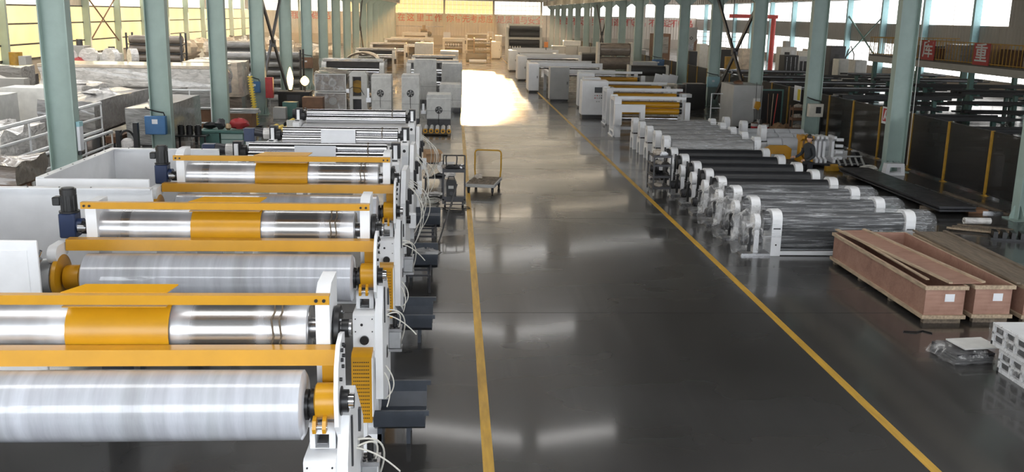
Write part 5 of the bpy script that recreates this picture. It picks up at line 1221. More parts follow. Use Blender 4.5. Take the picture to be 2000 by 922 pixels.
# ------------------------------------------------------------------ work corner by the roll frames
t = thing('workbench', 'green steel workbench with a vise, near the third green column', 'workbench', (-8.3, 35.5, 0))
B().bbox(-.9, .75, -.5, .5, .72, .8, .01).out('top', teal, t); B().box(-.85, -.15, -.45, .45, .0, .72).cut().box(-.1, .7, -.45, .45, 0, .72).out('drawer_unit', teal, t)
for i in range(3): B().box(-.08, .68, -.465, -.45, .08+.21*i, .26+.21*i).out('drawer_front', green, t)
for nm, lab, m_, x, y, rx, ry, rz_ in (('red_cloth', 'crumpled red cloth on the green workbench', red, -7.85, 35.55, .35, .22, .2), ('vise', 'dark vise on the green workbench', darksteel, -8.45, 35.3, .18, .12, .2), ('parts_heap', 'heap of dark parts on the green workbench', blackm, -8.9, 35.6, .25, .2, .12), ('brass_fitting', 'tan fitting on the green workbench beside the vise', brass, -8.15, 35.2, .1, .08, .12)):
    o = B().blob((0, 0, rz_), rx, ry, rz_, len(lab), 10, 7, .25, -rz_*.9).out(nm, m_); o.location = (x, y, .80); tag(o, lab, nm.replace('_', ' '))
t = thing('parts_table', 'low black table with dark cans, left of the green workbench', 'table', (-9.3, 34.9, 0)); B().box(-.65, .5, -.35, .35, .62, .67).out('top', black, t)
p = B().box(-.03, .03, -.03, .03, 0, .62).out('leg', black, t); p.location = (-.6, -.3, 0)
for q in ((.45, -.3, 0), (-.6, .3, 0), (.45, .3, 0)): spare(p, q)
for i, (x, lab) in enumerate(((-9.75, 'dark can on the low black table, next to the blue box column'), (-9.45, 'middle dark can on the low black table'), (-9.15, 'dark can on the low black table, nearest the workbench'))):
    o = B().cyl((0, 0, 0), (0, 0, .32), .12, 14).cyl((0, 0, .32), (0, 0, .35), .08, 14).out('dark_can', blackm); o.location = (x, 34.9, .67); tag(o, lab, 'can')
t = thing('brown_crate', 'brown wooden crate under a heap of aluminium profiles', 'crate', (-9.1, 42.2, 0)); B().bbox(-.6, .45, -.5, .5, .08, .72, .008).out('body', brownbox, t); B().box(-.62, .47, -.52, -.5, .08, .16).cut().box(-.62, .47, -.52, -.5, .64, .72).out('batten', brownbox, t); B().box(-.55, -.45, -.5, .5, 0, .08).cut().box(.3, .4, -.5, .5, 0, .08).out('skid', oldpine, t)
for i in range(7):
    o = B().bbox(-.7+.05*(i % 3), .7-.06*(i % 2), -.06, .06, 0, .09, .01).out('aluminium_profile', alu); o.location = (-9.15+.05*(i % 3), 41.85+.16*(i % 4)+.08*(i > 3), .72+.092*(i > 3)); o.rotation_euler = (0, 0, 0)
    tag(o, ['aluminium profile nearest the camera on the brown crate', 'second aluminium profile in the lower layer on the brown crate', 'third aluminium profile in the lower layer on the brown crate', 'hindmost aluminium profile of the lower layer on the brown crate', 'nearest aluminium profile of the upper layer on the brown crate', 'middle aluminium profile of the upper layer on the brown crate', 'hindmost aluminium profile of the upper layer on the brown crate'][i], 'profile', 'aluminium profiles on the brown crate')
t = thing('toothed_pole', 'tall yellow toothed plastic pole leaning near the brown crate', 'pole', (-8.78, 43.4, 0)); t.rotation_euler = (0, -.10, 0)
B().box(-.05, .05, -.03, .03, 0, 2.2).out('spine', pm('lemon_plastic', (.75, .55, .06), .45), t)
p = B().box(-.11, .11, -.035, .035, .0, .055).out('tooth', bpy.data.materials['lemon_plastic'], t); p.location = (0, 0, .08)
for i in range(1, 20): spare(p, (0, 0, .08+.11*i))
B().cyl((0, 0, 2.2), (0, 0, 2.32), .04, 10).out('tip', white, t); B().box(-.25, .25, -.2, .2, 0, .03).out('foot', darksteel, t)
yt = ['yellow tube nearest the white roll frame, lying in the work corner', 'second yellow tube lying in the work corner', 'third yellow tube lying in the work corner', 'short yellow tube reaching towards the grey motor']
for i in range(4):
    o = thing('yellow_tube', yt[i], 'tube', (-7.25-.28*i if i < 3 else -7.45, 39.2+.35*i if i < 3 else 43.2, .12), -.03, 'yellow tubes in the work corner'); l = 2.6 if i < 3 else 1.6
    B().cyl((0, 0, 0), (0, l, 0), .11, 16).out('tube_body', bpy.data.materials['lemon_plastic'], o); B().cyl((0, -.02, 0), (0, 0, 0), .113, 16).cut().cyl((0, l, 0), (0, l+.02, 0), .113, 16).out('dark_end', black, o)
t = thing('grey_motor', 'grey flanged motor lying behind the yellow tubes', 'motor', (-7.3, 46.0, 0)); B().cyl((-.3, 0, .32), (.25, 0, .32), .2, 18).out('body', darksteel, t); B().lathe((.25, 0, .32), (1, 0, 0), [(0, .28), (.08, .28), (.09, .15), (.2, .15)], 20).out('flange', steel, t); B().box(-.25, .25, -.2, .2, 0, .14).out('foot', darksteel, t)
o = B().bbox(-.3, .3, -.25, .25, 0, .55, .01).out('grey_bin', greybox); o.location = (-8.3, 46.6, 0); tag(o, 'small grey bin beside the red fire hose cabinet', 'bin')
o = B().bbox(-.35, .35, -.3, .3, 0, .7, .01).out('teal_chest', teal); o.location = (-8.0, 47.8, 0); tag(o, 'small teal chest behind the yellow tubes', 'chest')
o = B().bbox(-.5, .5, -.35, .35, 0, .95, .01).out('red_brown_cabinet', brownbox); o.location = (-6.9, 47.9, 0); tag(o, 'red brown cabinet in front of the dark steel box', 'cabinet')

# more of the side bay's clutter
o = B().bbox(-.2, .2, -3.2, 3.2, 0, .22, .01).out('timber_beam', brownbox); o.location = (-11.45, 35.9, .62); tag(o, 'long brown timber beam along the sloping wrapped bed', 'beam')
t = thing('beam_trestle', 'dark trestle pair carrying the long brown timber beam', 'trestle', (-11.45, 35.9, 0))
for y in (-2.4, 2.4): B().box(-.25, .25, y-.05, y+.05, .5, .61).box(-.22, -.16, y-.05, y+.05, 0, .5).box(.16, .22, y-.05, y+.05, 0, .5).out('trestle', darksteel, t)
cl = [(-16.6, 41.6, .5, 'white fitting'), (-15.7, 41.7, .35, 'small dark motor'), (-14.9, 41.6, .45, 'pale gearbox'), (-14.0, 41.7, .4, 'white wrapped fitting'), (-13.3, 41.6, .5, 'grey wrapped fitting')]
bt = thing('fitting_table', 'low steel table before the long white oven housing', 'table', (-15.1, 41.6, 0)); B().box(-2.4, 2.3, -.4, .4, 1.15, 1.22).out('top', greybox, bt)
for x in (-2.2, 0, 2.1): B().box(x-.05, x+.05, -.3, .3, 0, 1.15).out('leg', darksteel, bt)
for i, (x, y, r_, nm) in enumerate(cl):
    t = thing('machine_fitting', nm+' on the low steel table before the white oven housing', 'fitting', (x, y, 1.22)); m_ = [white, black, white_old, film_white, film_grey][i]
    B().bbox(-r_*.7, r_*.7, -.25, .25, 0, r_*.9, .03).out('body', m_, t); B().cyl((0, -.25, r_*.45), (0, -.31, r_*.45), r_*.28, 14).out('flange', [darksteel, steel, darksteel, steel, darksteel][i], t)
for i, (x, y, z, rx, lab) in enumerate([(-12.7, 35.5, 1.98, .5, 'knotted film tuft on top of the sloping wrapped bed'), (-14.9, 38.6, 2.08, .6, 'loose film heap on the white film covered bed'), (-10.5, 35, 1.75, .35, 'small film tuft on the long sheet metal box'), (-13.2, 29.2, 1.52, .45, 'film heap on the low white sheet table')]):
    o = B().blob((0, 0, .05), rx, rx*.7, .18, 200+i, 12, 7, .4, -.06).out('film_tuft', film_white); o.location = (x, y, z); tag(o, lab, 'film')
for i, (x, y, h, m_, lab) in enumerate([(-21.4, 60.5, 2.3, white_old, 'pale machine with a dark window before the daylight wall, left of the roll racks'), (-24.6, 64, 2.6, greybox, 'grey machine with a dark window close to the daylight wall'), (-12.0, 63, 1.9, white_old, 'pale wrapped machine between two dark roll racks')]):
    t = thing('side_machine', lab, 'machine', (x, y, 0)); B().bbox(-.9, .9, 0, 1.2, .2, h, .05).out('body', m_, t); B().box(-.85, .85, .1, 1.1, 0, .2).out('plinth', black, t); B().box(-.5, .3, -.02, 0, h*.5, h*.8).out('window', black, t); B().cyl((.5, .4, h), (.5, .4, h+.4), .2, 14).out('motor', darksteel, t)

# ------------------------------------------------------------------ machines along the fence side of the aisle
def yellow_roll_machine(y, label, x0=6.9, x1=10.25, h=1.75, bracket=True, rolls=(1.36, 1.08)):
    t = thing('yellow_roll_machine', label, 'machine', ((x0+x1)/2, y, 0), 0, 'white machines with yellow rolls'); w = (x1-x0)/2
    B().box(-w, -w+.3, -.55, -.35, 0, h).cut().box(-w, -w+.3, .5, .7, 0, h).cut().box(w-.22, w, -.35, -.1, 0, h-.25).cut().box(w-.5, w-.3, .5, .7, 0, h-.2).out('post', white, t)
    B().box(-w+.3, w-.22, -.45, -.30, h-.12, h).cut().box(-w+.3, w-.3, .5, .6, h-.2, h-.08).cut().box(-w+.3, w-.22, -.3, -.2, .3, .42).cut().box(-w, -w+.3, -.35, .5, h-.2, h-.05).cut().box(-w, -w+.3, -.35, .5, .2, .3).out('rail', white, t)
    B().box(-w-.04, -w+.05, -.55, .7, 0, .06).cut().box(w-.3, w+.02, -.4, .7, 0, .06).out('foot', white, t)
    for z in rolls:
        r_ = B().lathe((-w+.32, 0, z), (1, 0, 0), [(0, .10), (.01, .135), (2*w-.75, .135), (2*w-.74, .1)], 24).out('yellow_roll', yellow, t)
        B().lathe((w-.42, 0, z), (1, 0, 0), [(0, .11), (.12, .11)], 16).out('roll_cap', black, r_)
    B().lathe((-w+.32, .2, .75), (1, 0, 0), [(0, .1), (2*w-.75, .1)], 20).out('steel_roll', chrome, t)
    s_ = B()
    for i in range(44): s_.box(-w+.4+.055*i, -w+.425+.055*i, -.12, -.02, rolls[0]+.15, rolls[0]+.19)
    s_.out('comb_teeth', darksteel, t, kind='stuff'); B().box(-w+.32, w-.4, -.06, 0, rolls[0]+.19, rolls[0]+.22).out('comb_bar', steel, t)
    if bracket: B().prism([(-w+.3, 1.1), (-w+.3, 1.42), (-w+1.3, 1.42), (-w+1.3, .62), (-w+1.1, .62), (-w+1.1, 1.1)], 'Y', -.75, -.45).cut().box(-w+.0, -w+.3, -.75, -.55, .55, 1.42).out('elbow_bracket', white, t)
    return t
yellow_roll_machine(41.5, 'white frame machine with two yellow rolls, just behind the grey wrapped roll stands')
yellow_roll_machine(46.2, 'second white frame machine with yellow rolls, beside the control cabinet', 7.3, 11.2, 1.75, False)
yellow_roll_machine(51.5, 'third white frame machine with yellow rolls, behind the control cabinet', 7.8, 11.6, 1.7, False)
yellow_roll_machine(58.5, 'fourth white frame machine with a yellow toothed roll, beside the grey cabinet', 7.6, 11.6, 1.85, False)

t = thing('control_cabinet', 'white control cabinet with a dark screen and button rows facing the camera', 'cabinet', (7.2, 48.5, 0))
B().bbox(-.72, .62, 0, 1.0, .18, 1.9, .02).out('body', white, t); B().box(-.68, .58, .05, .95, 0, .18).out('plinth', black, t); B().box(.62, .98, .1, .9, .05, 1.55).out('side_wing', white, t)
B().box(-.08, .30, -.012, 0, 1.3, 1.58).out('screen', screen, t)
for r_ in range(2):
    for c_ in range(4): B().cyl((-.05+.11*c_, 0, 1.16-.12*r_), (-.05+.11*c_, -.02, 1.16-.12*r_), .03, 12).out('button', black if (r_, c_) == (1, 3) else [steel, red, greybox][(r_+c_) % 3], t)
for x in (.05, .16): B().cyl((x, 0, .86), (x, -.01, .86), .03, 12).out('lamp', greybox, t)
B().box(.64, .88, .085, .1, .75, 1.0).out('socket_plate', greybox, t)
def plain_cabinet(label, x0, x1, y, h, d, mat, name='grey_cabinet', foot=.12, lift=0.0):
    t = thing(name, label, 'cabinet', ((x0+x1)/2, y, 0), 0, None); w = (x1-x0)/2
    B().bbox(-w, w, 0, d, foot, h, .015).out('body', mat, t); B().box(-w+.05, w-.05, .05, d-.05, 0, foot).out('plinth', black, t); B().box(-w+.03, w-.03, -.012, 0, foot+.05, h-.05).out('door', mat, t); B().box(w-.14, w-.1, -.035, -.012, h*.5, h*.58).out('handle', black, t)
    return t
plain_cabinet('tall grey cabinet at the aisle edge, beside the bright floor patch', 5.78, 6.95, 58, 2.05, 1.0, greybox)
plain_cabinet('white cabinet squeezed between the control cabinet and the tall grey one', 7.0, 7.9, 54, 1.95, .8, white)
plain_cabinet('slim white cabinet just behind the control cabinet', 6.9, 7.8, 51, 1.9, .8, white)
plain_cabinet('grey twin cabinet near the mesh fence, behind the white boards', 12.6, 14.4, 68, 2.0, 1.0, greybox)
t = plain_cabinet('tall grey cabinet carrying the yellow pendant control, beside the crossed braces', 13.15, 14.55, 44.7, 2.05, 2.2, greybox)
B().bbox(.25, .62, -.06, 0, .95, 1.45).out('grey_panel', white_old, t); B().prism([(.30, 1.02), (.48, .9), (.58, 1.1), (.56, 1.3), (.36, 1.32)], 'Y', -.22, -.06).cut().cyl((.45, -.24, 1.2), (.45, -.22, 1.2), .07, 14).out('yellow_pendant', yellow, t)
cb = B()
for i in range(6): cb.tube([(.3+.06*i, -.12, .95), (.32+.05*i, -.2-.02*i, .5), (.2-.12*i, -.3, .06), (-.3-.1*i, -.3-.05*i, .03)], .014)
cb.tube([(.38, -.08, 1.3), (.36, -.06, 2.2)], .012).tube([(.6, -.08, 1.2), (.62, -.06, 2.2)], .012).out('cables', black, t, kind='stuff')
o = B().blob((0, 0, .06), .25, .2, .1, 91, 10, 6, .3, -.05).out('rag', brownbox); o.location = (13.6, 45.5, 2.055); tag(o, 'brown rag heap on the tall grey cabinet with the pendant', 'rag')
t = thing('black_cabinet', 'black cabinet with a shiny steel side near the pale teal box', 'cabinet', (13.6, 54.0, 0)); B().bbox(-.45, .7, 0, 1.0, .05, 1.45).out('body', black, t); B().box(-.95, -.45, .1, .9, 0, 1.4).out('steel_side', chrome, t); B().box(-.4, .65, .1, .9, 0, .05).out('plinth', black, t)
wb_ = ['white board nearest the yellow roll machines, leaning on the fence side column', 'middle leaning white board', 'last leaning white board beside the green column']
for i in range(3):
    o = B().bbox(-.28, .28, -.03, .03, 0, 1.5, .005).out('leaning_board', white); o.location = (12.9+.42*i, 61.5-.2*i, .05); o.rotation_euler = (-.1, .22, 0); tag(o, wb_[i], 'board', 'leaning white boards')
t = thing('cream_frame_table', 'cream frame table with slatted side, before the leaning white boards', 'table', (12.0, 56.8, 0)); B().box(-1.3, 1.2, -.5, .5, 1.15, 1.25).out('top', cream, t)
for x in (-1.2, 1.0): B().box(x, x+.12, -.45, -.33, 0, 1.15).out('leg', cream, t); B().box(x, x+.12, .33, .45, 0, 1.15).out('leg', cream, t)
p = B().box(0, .07, -.48, -.44, .3, 1.15).out('slat', cream, t); p.location = (.2, 0, 0)
for i in range(1, 5): spare(p, (.2+.17*i, 0, 0))
t = thing('white_conveyor_head', 'white machine head on a grey base behind the yellow roll machines', 'machine', (11.6, 50.3, 0)); B().bbox(-1.0, .9, -.3, .3, 1.0, 1.18).out('head', white, t); B().box(-.2, .5, -.25, .25, 0, 1.0).out('base', greybox, t); B().bbox(-.1, .25, -.2, .2, 1.18, 1.3).out('knob_box', black, t)

# floor things round the pendant cabinet
bk = thing('paint_bucket', 'paint bucket with a torn print, nearest the tall grey cabinet', 'bucket', (13.95, 43.7, 0), 0, 'paint buckets'); B().lathe((0, 0, 0), (0, 0, 1), [(0, .14), (.36, .165), (.38, .17), (.38, .15)], 18).out('pail', white_old, bk); B().lathe((0, 0, .1), (0, 0, 1), [(0, .149), (.15, .158)], 18).out('print_band', signred, bk); B().lathe((0, 0, .38), (0, 0, 1), [(0, .16), (.03, .155)], 18).out('lid', brownbox, bk)
clone(bk, (14.4, 43.45, 0), 1.2, 'paint bucket with a torn print, next to the cardboard pile')
o = B().lathe((0, 0, 0), (0, 0, 1), [(0, .12), (.5, .13)], 16).out('steel_pail', steel); o.location = (14.35, 44.3, 0); tag(o, 'tall steel pail behind the paint buckets', 'pail')
for i, (x, y, rx, lab) in enumerate([(14.9, 43.0, .5, 'largest crumpled cardboard heap beside the paint buckets'), (15.3, 43.3, .3, 'small cardboard heap in front of the brown shelf'), (15.0, 43.6, .3, 'cardboard heap leaning to the fence side column')]):
    o = B().blob((0, 0, .1), rx, rx*.6, .28, 95+i, 9, 6, .45, -.1).out('cardboard_heap', card); o.location = (x, y, 0); tag(o, lab, 'cardboard')
t = thing('brown_shelf', 'narrow brown shelf with three boards, standing at the mesh fence', 'shelf', (15.45, 42.3, 0))
for x in (-.3, .3):
    for y in (-.2, .2): B().box(x-.02, x+.02, y-.02, y+.02, 0, 1.35).out('post', brownbox, t)
for z in (.25, .7, 1.15): B().box(-.3, .3, -.2, .2, z, z+.12).out('shelf_board', brownbox, t)
for i, z in enumerate((.375, .825, 1.275)):
    o = B().blob((0, 0, .06), .24, .14, .1, 120+i, 10, 6, .35, -.05).out('rag', rag); o.location = (15.45, 42.3, z-.02); tag(o, ['pale rags on the lowest board of the brown shelf', 'pale rags on the middle board of the brown shelf', 'white rags on the top of the brown shelf'][i], 'rag')
o = thing('black_bin', 'black bin beside the brown shelf', 'bin', (16.25-.35, 41.4, 0)); B().bbox(-.25, .2, -.25, .25, 0, 1.1).out('body', black, o); B().lathe((-.02, 0, 1.1), (0, 0, 1), [(0, .08), (.2, .08), (.25, .03)], 12).out('white_bottle', white, o)
for i, (x, m_, lab) in enumerate([(14.85, brownbox, 'brown broom leaning in the green frame'), (15.0, pine, 'pale broom pole leaning in the green frame'), (15.12, redp, 'reddish pole leaning in the green frame')]):
    o = thing('broom', lab, 'broom', (x, 44.6, 0)); o.rotation_euler = (.06, .05*(i-1), 0); B().cyl((0, 0, .1), (0, 0, 1.7), .02, 8).out('stick', m_, o); B().box(-.15, .15, -.04, .04, 0, .14).out('head', m_, o)
t = thing('tool_rack', 'dark green steel frame with mesh next to a fence side column', 'frame', (15.1, 45.2, 0)); B().box(-.55, -.48, -.03, .03, 0, 1.85).cut().box(.55, .62, -.03, .03, 0, 1.85).cut().box(-.48, .55, -.03, .03, 1.78, 1.85).out('bar', teal, t); B().box(-.48, .55, .0, .01, .1, 1.78).out('mesh', meshpanel, t)
o = thing('fire_extinguisher', 'red fire extinguisher at the foot of the column beside the brooms', 'extinguisher', (14.5, 47.0, 0)); B().lathe((0, 0, 0), (0, 0, 1), [(0, .09), (.5, .09), (.58, .04), (.62, .04)], 14).out('cylinder', redp, o); B().box(-.03, .1, -.02, .02, .62, .68).out('valve', black, o)
t = thing('white_frame_stand', 'slim white frame stand left of the tall pendant cabinet', 'stand', (12.6, 46.5, 0)); B().tube([(0, 0, 0), (0, 0, 1.5), (.6, 0, 1.5)], .03).cut().tube([(0, 0, .1), (.6, 0, .1)], .025).cut().tube([(0, 0, .8), (.5, 0, .8)], .025).out('tube', white, t)

# conveyor line towards the back
def conveyor(y, x0, x1, h, l, label, mat=white):
    t = thing('conveyor_section', label, 'conveyor', ((x0+x1)/2, y, 0), 0, 'pale conveyor sections'); w = (x1-x0)/2
    B().box(-w, -w+.2, 0, l, h-.3, h).cut().box(w-.2, w, 0, l, h-.3, h).out('side_rail', mat, t)
    for yy in (.1, l-.25): B().box(-w, -w+.2, yy, yy+.18, 0, h-.3).out('leg', mat, t); B().box(w-.2, w, yy, yy+.18, 0, h-.3).out('leg', mat, t)
    p = B().cyl((-w+.2, 0, h-.1), (w-.2, 0, h-.1), .11, 14).out('roller', chrome, t); n = int(l/.75); p.location = (0, .4, 0)
    for i in range(1, n): spare(p, (0, .4+.75*i, 0))
    B().bbox(-w, w, -.02, .12, h-.02, h+.25).out('head_beam', mat, t)
    return t
for i, (y, h) in enumerate([(62, 1.45), (67.5, 1.6), (73, 1.5), (79, 1.7), (85, 1.55), (91, 1.65), (97, 1.6)]):
    conveyor(y, 5.75 if i else 6.2, 10.4 if i < 4 else 9.8, h, 4.8, '%s pale conveyor section of the line leading to the tall roll tower' % ['nearest', 'second', 'third', 'fourth', 'fifth', 'sixth', 'last'][i])
for i, y in enumerate((64.6, 76, 88)):
    plain_cabinet(['pale cabinet at the aisle side of the conveyor line, nearest one', 'middle pale cabinet at the aisle side of the conveyor line', 'far pale cabinet at the aisle side of the conveyor line'][i], 5.0, 5.7, y, 1.9, 2.2, white, 'pale_cabinet')
# tall tower of dark rolls
t = thing('roll_tower', 'tall tower of wide dark rolls between pale frames before the back wall', 'machine', (7.7, 108, 0))
for x in (-1.95, 1.75): B().prism([(-.9, 0), (-.9, 2.0), (-.5, 2.6), (-.5, 3.7), (-.2, 4.0), (1.0, 4.0), (1.3, 3.5), (1.3, 0)], 'X', x, x+.25).out('side_frame', cream, t)
for z, r_ in ((3.55, .3), (2.95, .34), (2.1, .34), (1.45, .34), (.8, .3)): B().lathe((-1.6, -.3, z), (1, 0, 0), [(0, r_*.8), (.03, r_), (3.3, r_), (3.33, r_*.8)], 24).out('dark_roll', rubber, t)
B().box(-1.75, 1.8, -.7, -.5, 2.4, 2.65).cut().box(-1.75, 1.8, -.3, 1.0, 3.85, 3.98).cut().box(-1.75, 1.8, .6, .7, .2, 3.6).out('cross_beam', cream, t)
for i in range(5): B().prism([(-1.4, 0), (-1.4, 1.1), (-1.1, 1.7), (-.9, 1.7), (-.9, 0)], 'X', -1.6+.28*i, -1.5+.28*i).out('guide_plate', cream, t)
# roll racks on the fence side
def lit_rack(label, x0, x1, y, r, n, mat, z0=.4):
    t = thing('roll_cradle', label, 'rack', ((x0+x1)/2, y, 0), 0, 'cradles with large rolls'); w = (x1-x0)/2
    for k in range(n): B().lathe((-w+.2, 0, z0+r+2.1*r*k), (1, 0, 0), [(0, r*.75), (.03, r), (2*w-.43, r), (2*w-.4, r*.75)], 24).out('large_roll', mat, t)
    for x in (-w, w-.18): B().box(x, x+.18, -r, r, 0, z0+2.1*r*n).out('cradle_side', cream, t)
lit_rack('cradle of two large brown rolls in sunset light near the fence', 11.2, 14.0, 76, .5, 2, film_brown, 1.0)
lit_rack('cradle with a dark roll in front of the two large brown rolls', 12.0, 14.8, 66.5, .36, 1, rubber, 1.1)
lit_rack('small cradle with a dark roll beside the conveyor line', 10.6, 12.7, 82, .35, 2, rubber, .6)
for i in range(4): plain_cabinet(['pale machine cabinet beside the roll tower', 'second pale machine cabinet from the roll tower', 'third pale machine cabinet from the roll tower', 'pale machine cabinet nearest the large brown rolls'][i], 10.2+1.25*i, 11.4+1.25*i, 100-.6*i, 2.0, 1.5, greybox, 'machine_cabinet')
o = B().bbox(-.9, .9, 0, .8, 0, .55, .05).out('pale_hopper', white_old); o.location = (12.2, 100.3, 2.005); tag(o, 'pale machine head on top of the middle cabinets', 'hopper')
t = thing('crane_hook', 'orange crane hook block hanging in front of the roll tower', 'hook', (8.7, 92, 0)); B().bbox(-.18, .18, -.1, .1, 2.1, 2.6).out('block', pm('hook_orange', (.8, .25, .03), .4), t); B().tube([(0, 0, 2.6), (0, 0, 9.1)], .02).out('chain', darksteel, t); B().tube([(0, 0, 2.1), (0, 0, 1.9), (.12, 0, 1.8), (.08, 0, 1.65), (-.1, 0, 1.68)], .04).out('hook_end', black, t)

# ------------------------------------------------------------------ machines before the back wall
def gripper_machine(label, x0, x1, y, h):
    t = thing('gripper_machine', label, 'machine', ((x0+x1)/2, y, 0), 0, 'pale machines before the back wall'); w = (x1-x0)/2
    B().bbox(-w, w, 0, 1.6, h-.45, h, .05).out('hood', cream, t)
    for x in (-w, w-.3): B().bbox(x, x+.3, -.2, 1.5, 0, h-.1, .03).out('side_frame', cream, t)
    p = B().lathe((0, -.05, h-.85), (1, 0, 0), [(0, .1), (.05, .16), (.12, .16), (.17, .1)], 12).out('gripper_wheel', white, t); n = int((2*w-.6)/.33); p.location = (-w+.35, 0, 0)
    for i in range(1, n): spare(p, (-w+.35+.33*i, 0, 0))
    B().cyl((-w+.3, .1, h-.85), (w-.3, .1, h-.85), .07, 12).cut().cyl((-w+.3, .1, h-1.2), (w-.3, .1, h-1.2), .12, 14).out('shaft', steel, t); B().box(-w+.3, w-.3, .4, .5, 0, h-.5).out('back_plate', darksteel, t)
    return t
gripper_machine('pale hooded machine with a row of small wheels, nearer the green column row', -8.0, -2.6, 124, 1.98)
gripper_machine('pale hooded machine with a row of small wheels, nearer the tall roll tower', -1.5, 1.4, 128, 1.9)
gripper_machine('long pale machine behind the two hooded ones', -7.4, -3.8, 140, 2.3)
t = roll_machine('pale gantry machine with a thin top roll before the back wall', 1.6, 4.9, 138, 2.2, name='gantry_machine', wrap=False, frame=cream, r=.22, group='pale machines before the back wall')
t = thing('bar_rack', 'open dark rack of horizontal rolls left of the pale cabinet before the roll tower', 'rack', (3.3, 114, 0))
for x in (-1.0, .95): B().box(x, x+.12, 0, 1.2, 0, 2.3).out('rack_post', brownbox, t)
for i in range(5): B().lathe((-.9, .3, .3+.36*i), (1, 0, 0), [(0, .13), (1.85, .13)], 14).out('rack_roll', blackm if i % 2 else steel, t)
plain_cabinet('pale tall cabinet standing alone before the roll tower', 4.3, 5.35, 112, 2.0, 1.0, cream, 'pale_cabinet')
plain_cabinet('narrow pale cabinet touching the roll tower frame', 4.9, 5.7, 116, 2.6, 1.0, cream, 'pale_cabinet')
o = B().lathe((0, 0, 0), (1, 0, 0), [(0, .4), (.1, .45), (2.2, .45), (2.3, .4)], 20).out('dark_roll', rubber); o.location = (1.3, 106, .45); tag(o, 'thick dark roll on the floor beyond the bright floor patch', 'roll')
o = B().lathe((0, 0, 0), (1, 0, 0), [(0, .2), (1.8, .2)], 16).out('white_roll', paper); o.location = (1.6, 102, .2); tag(o, 'thin white roll on the floor beyond the bright floor patch', 'roll')
t = thing('hydrant_press', 'dark press with round handwheels against the slogan wall', 'press', (-4.6, 150, 0)); B().bbox(-.5, .5, -.3, .3, 0, 2.6).out('column', brownbox, t); B().lathe((0, -.4, 2.0), (0, 1, 0), [(0, .55), (.1, .55)], 16).cut().lathe((.8, -.4, 1.9), (0, 1, 0), [(0, .4), (.1, .4)], 16).out('handwheel', blackm, t); B().cyl((0, 0, 2.6), (0, 0, 3.2), .25, 12).out('motor', brownbox, t)
t = thing('white_notice', 'white board on a stand against the slogan wall', 'board', (-1.1, 152, 0)); B().box(-.55, .55, -.03, .03, 1.2, 2.2).out('board', paper, t); B().box(-.04, .04, .03, .1, 0, 2.0).out('stand', steel, t)
t = thing('notice_stand', 'small white open frame before the slogan wall', 'frame', (5.2, 140, 0)); B().ring([(-.4, 1.2), (.4, 1.2), (.4, 2.6), (-.4, 2.6)], [(-.3, 1.3), (.3, 1.3), (.3, 2.5), (-.3, 2.5)], 'Y', 0, .1).out('frame', white, t); B().box(-.05, .05, 0, .1, 0, 1.2).out('stand', white, t)

# ------------------------------------------------------------------ side bay beyond the fence
t = thing('planer_machine', 'grey machine with a five sided head on a column, beyond the fence', 'machine', (22.6, 92, 0))
B().prism([(-.55, 3.1), (0, 2.5), (.55, 3.1), (.55, 4.2), (-.55, 4.2)], 'Y', 0, .8).out('head', greybox, t); B().box(-.3, .3, .1, .7, 1.2, 2.9).out('column', steel, t); B().prism([(-.9, .0), (-.9, 1.7), (-.3, 1.5), (.7, 1.5), (.8, 0)], 'Y', -.3, 1.0).out('body', greybox, t)
B().add([(0, -.01, 3.02), (.18, -.01, 3.2), (0, -.01, 3.38), (-.18, -.01, 3.2)], [(0, 1, 2, 3)]).out('diamond_mark', black, t); B().add([(0, -.02, 3.1), (.1, -.02, 3.2), (0, -.02, 3.3), (-.1, -.02, 3.2)], [(0, 1, 2, 3)]).out('mark_core', greybox, t)
t = thing('brown_booth', 'dark brown machine booth with a lamp mast, beyond the fence', 'booth', (20.6, 96, 0)); B().bbox(-.9, .9, 0, 1.5, 0, 3.5).out('booth_body', brownbox, t); B().box(-.5, .7, -.02, 0, 1.6, 3.2).out('window', film_grey, t); B().box(-.6, -.4, .2, .4, 3.5, 4.2).out('mast', black, t)
t = thing('black_screen_box', 'big black panel box beyond the fence, below the last slogan letters', 'box', (24.4, 88, 0)); B().bbox(-1.2, 1.2, 0, .6, .6, 2.3).out('panel', black, t); B().box(-1.0, -.8, .1, .4, 0, .6).cut().box(.8, 1.0, .1, .4, 0, .6).out('leg', black, t)
railing('thin railing on the far platform beyond the fence', 24.9, 100, 5, 2.6, 1.1, 4, -pi/2)
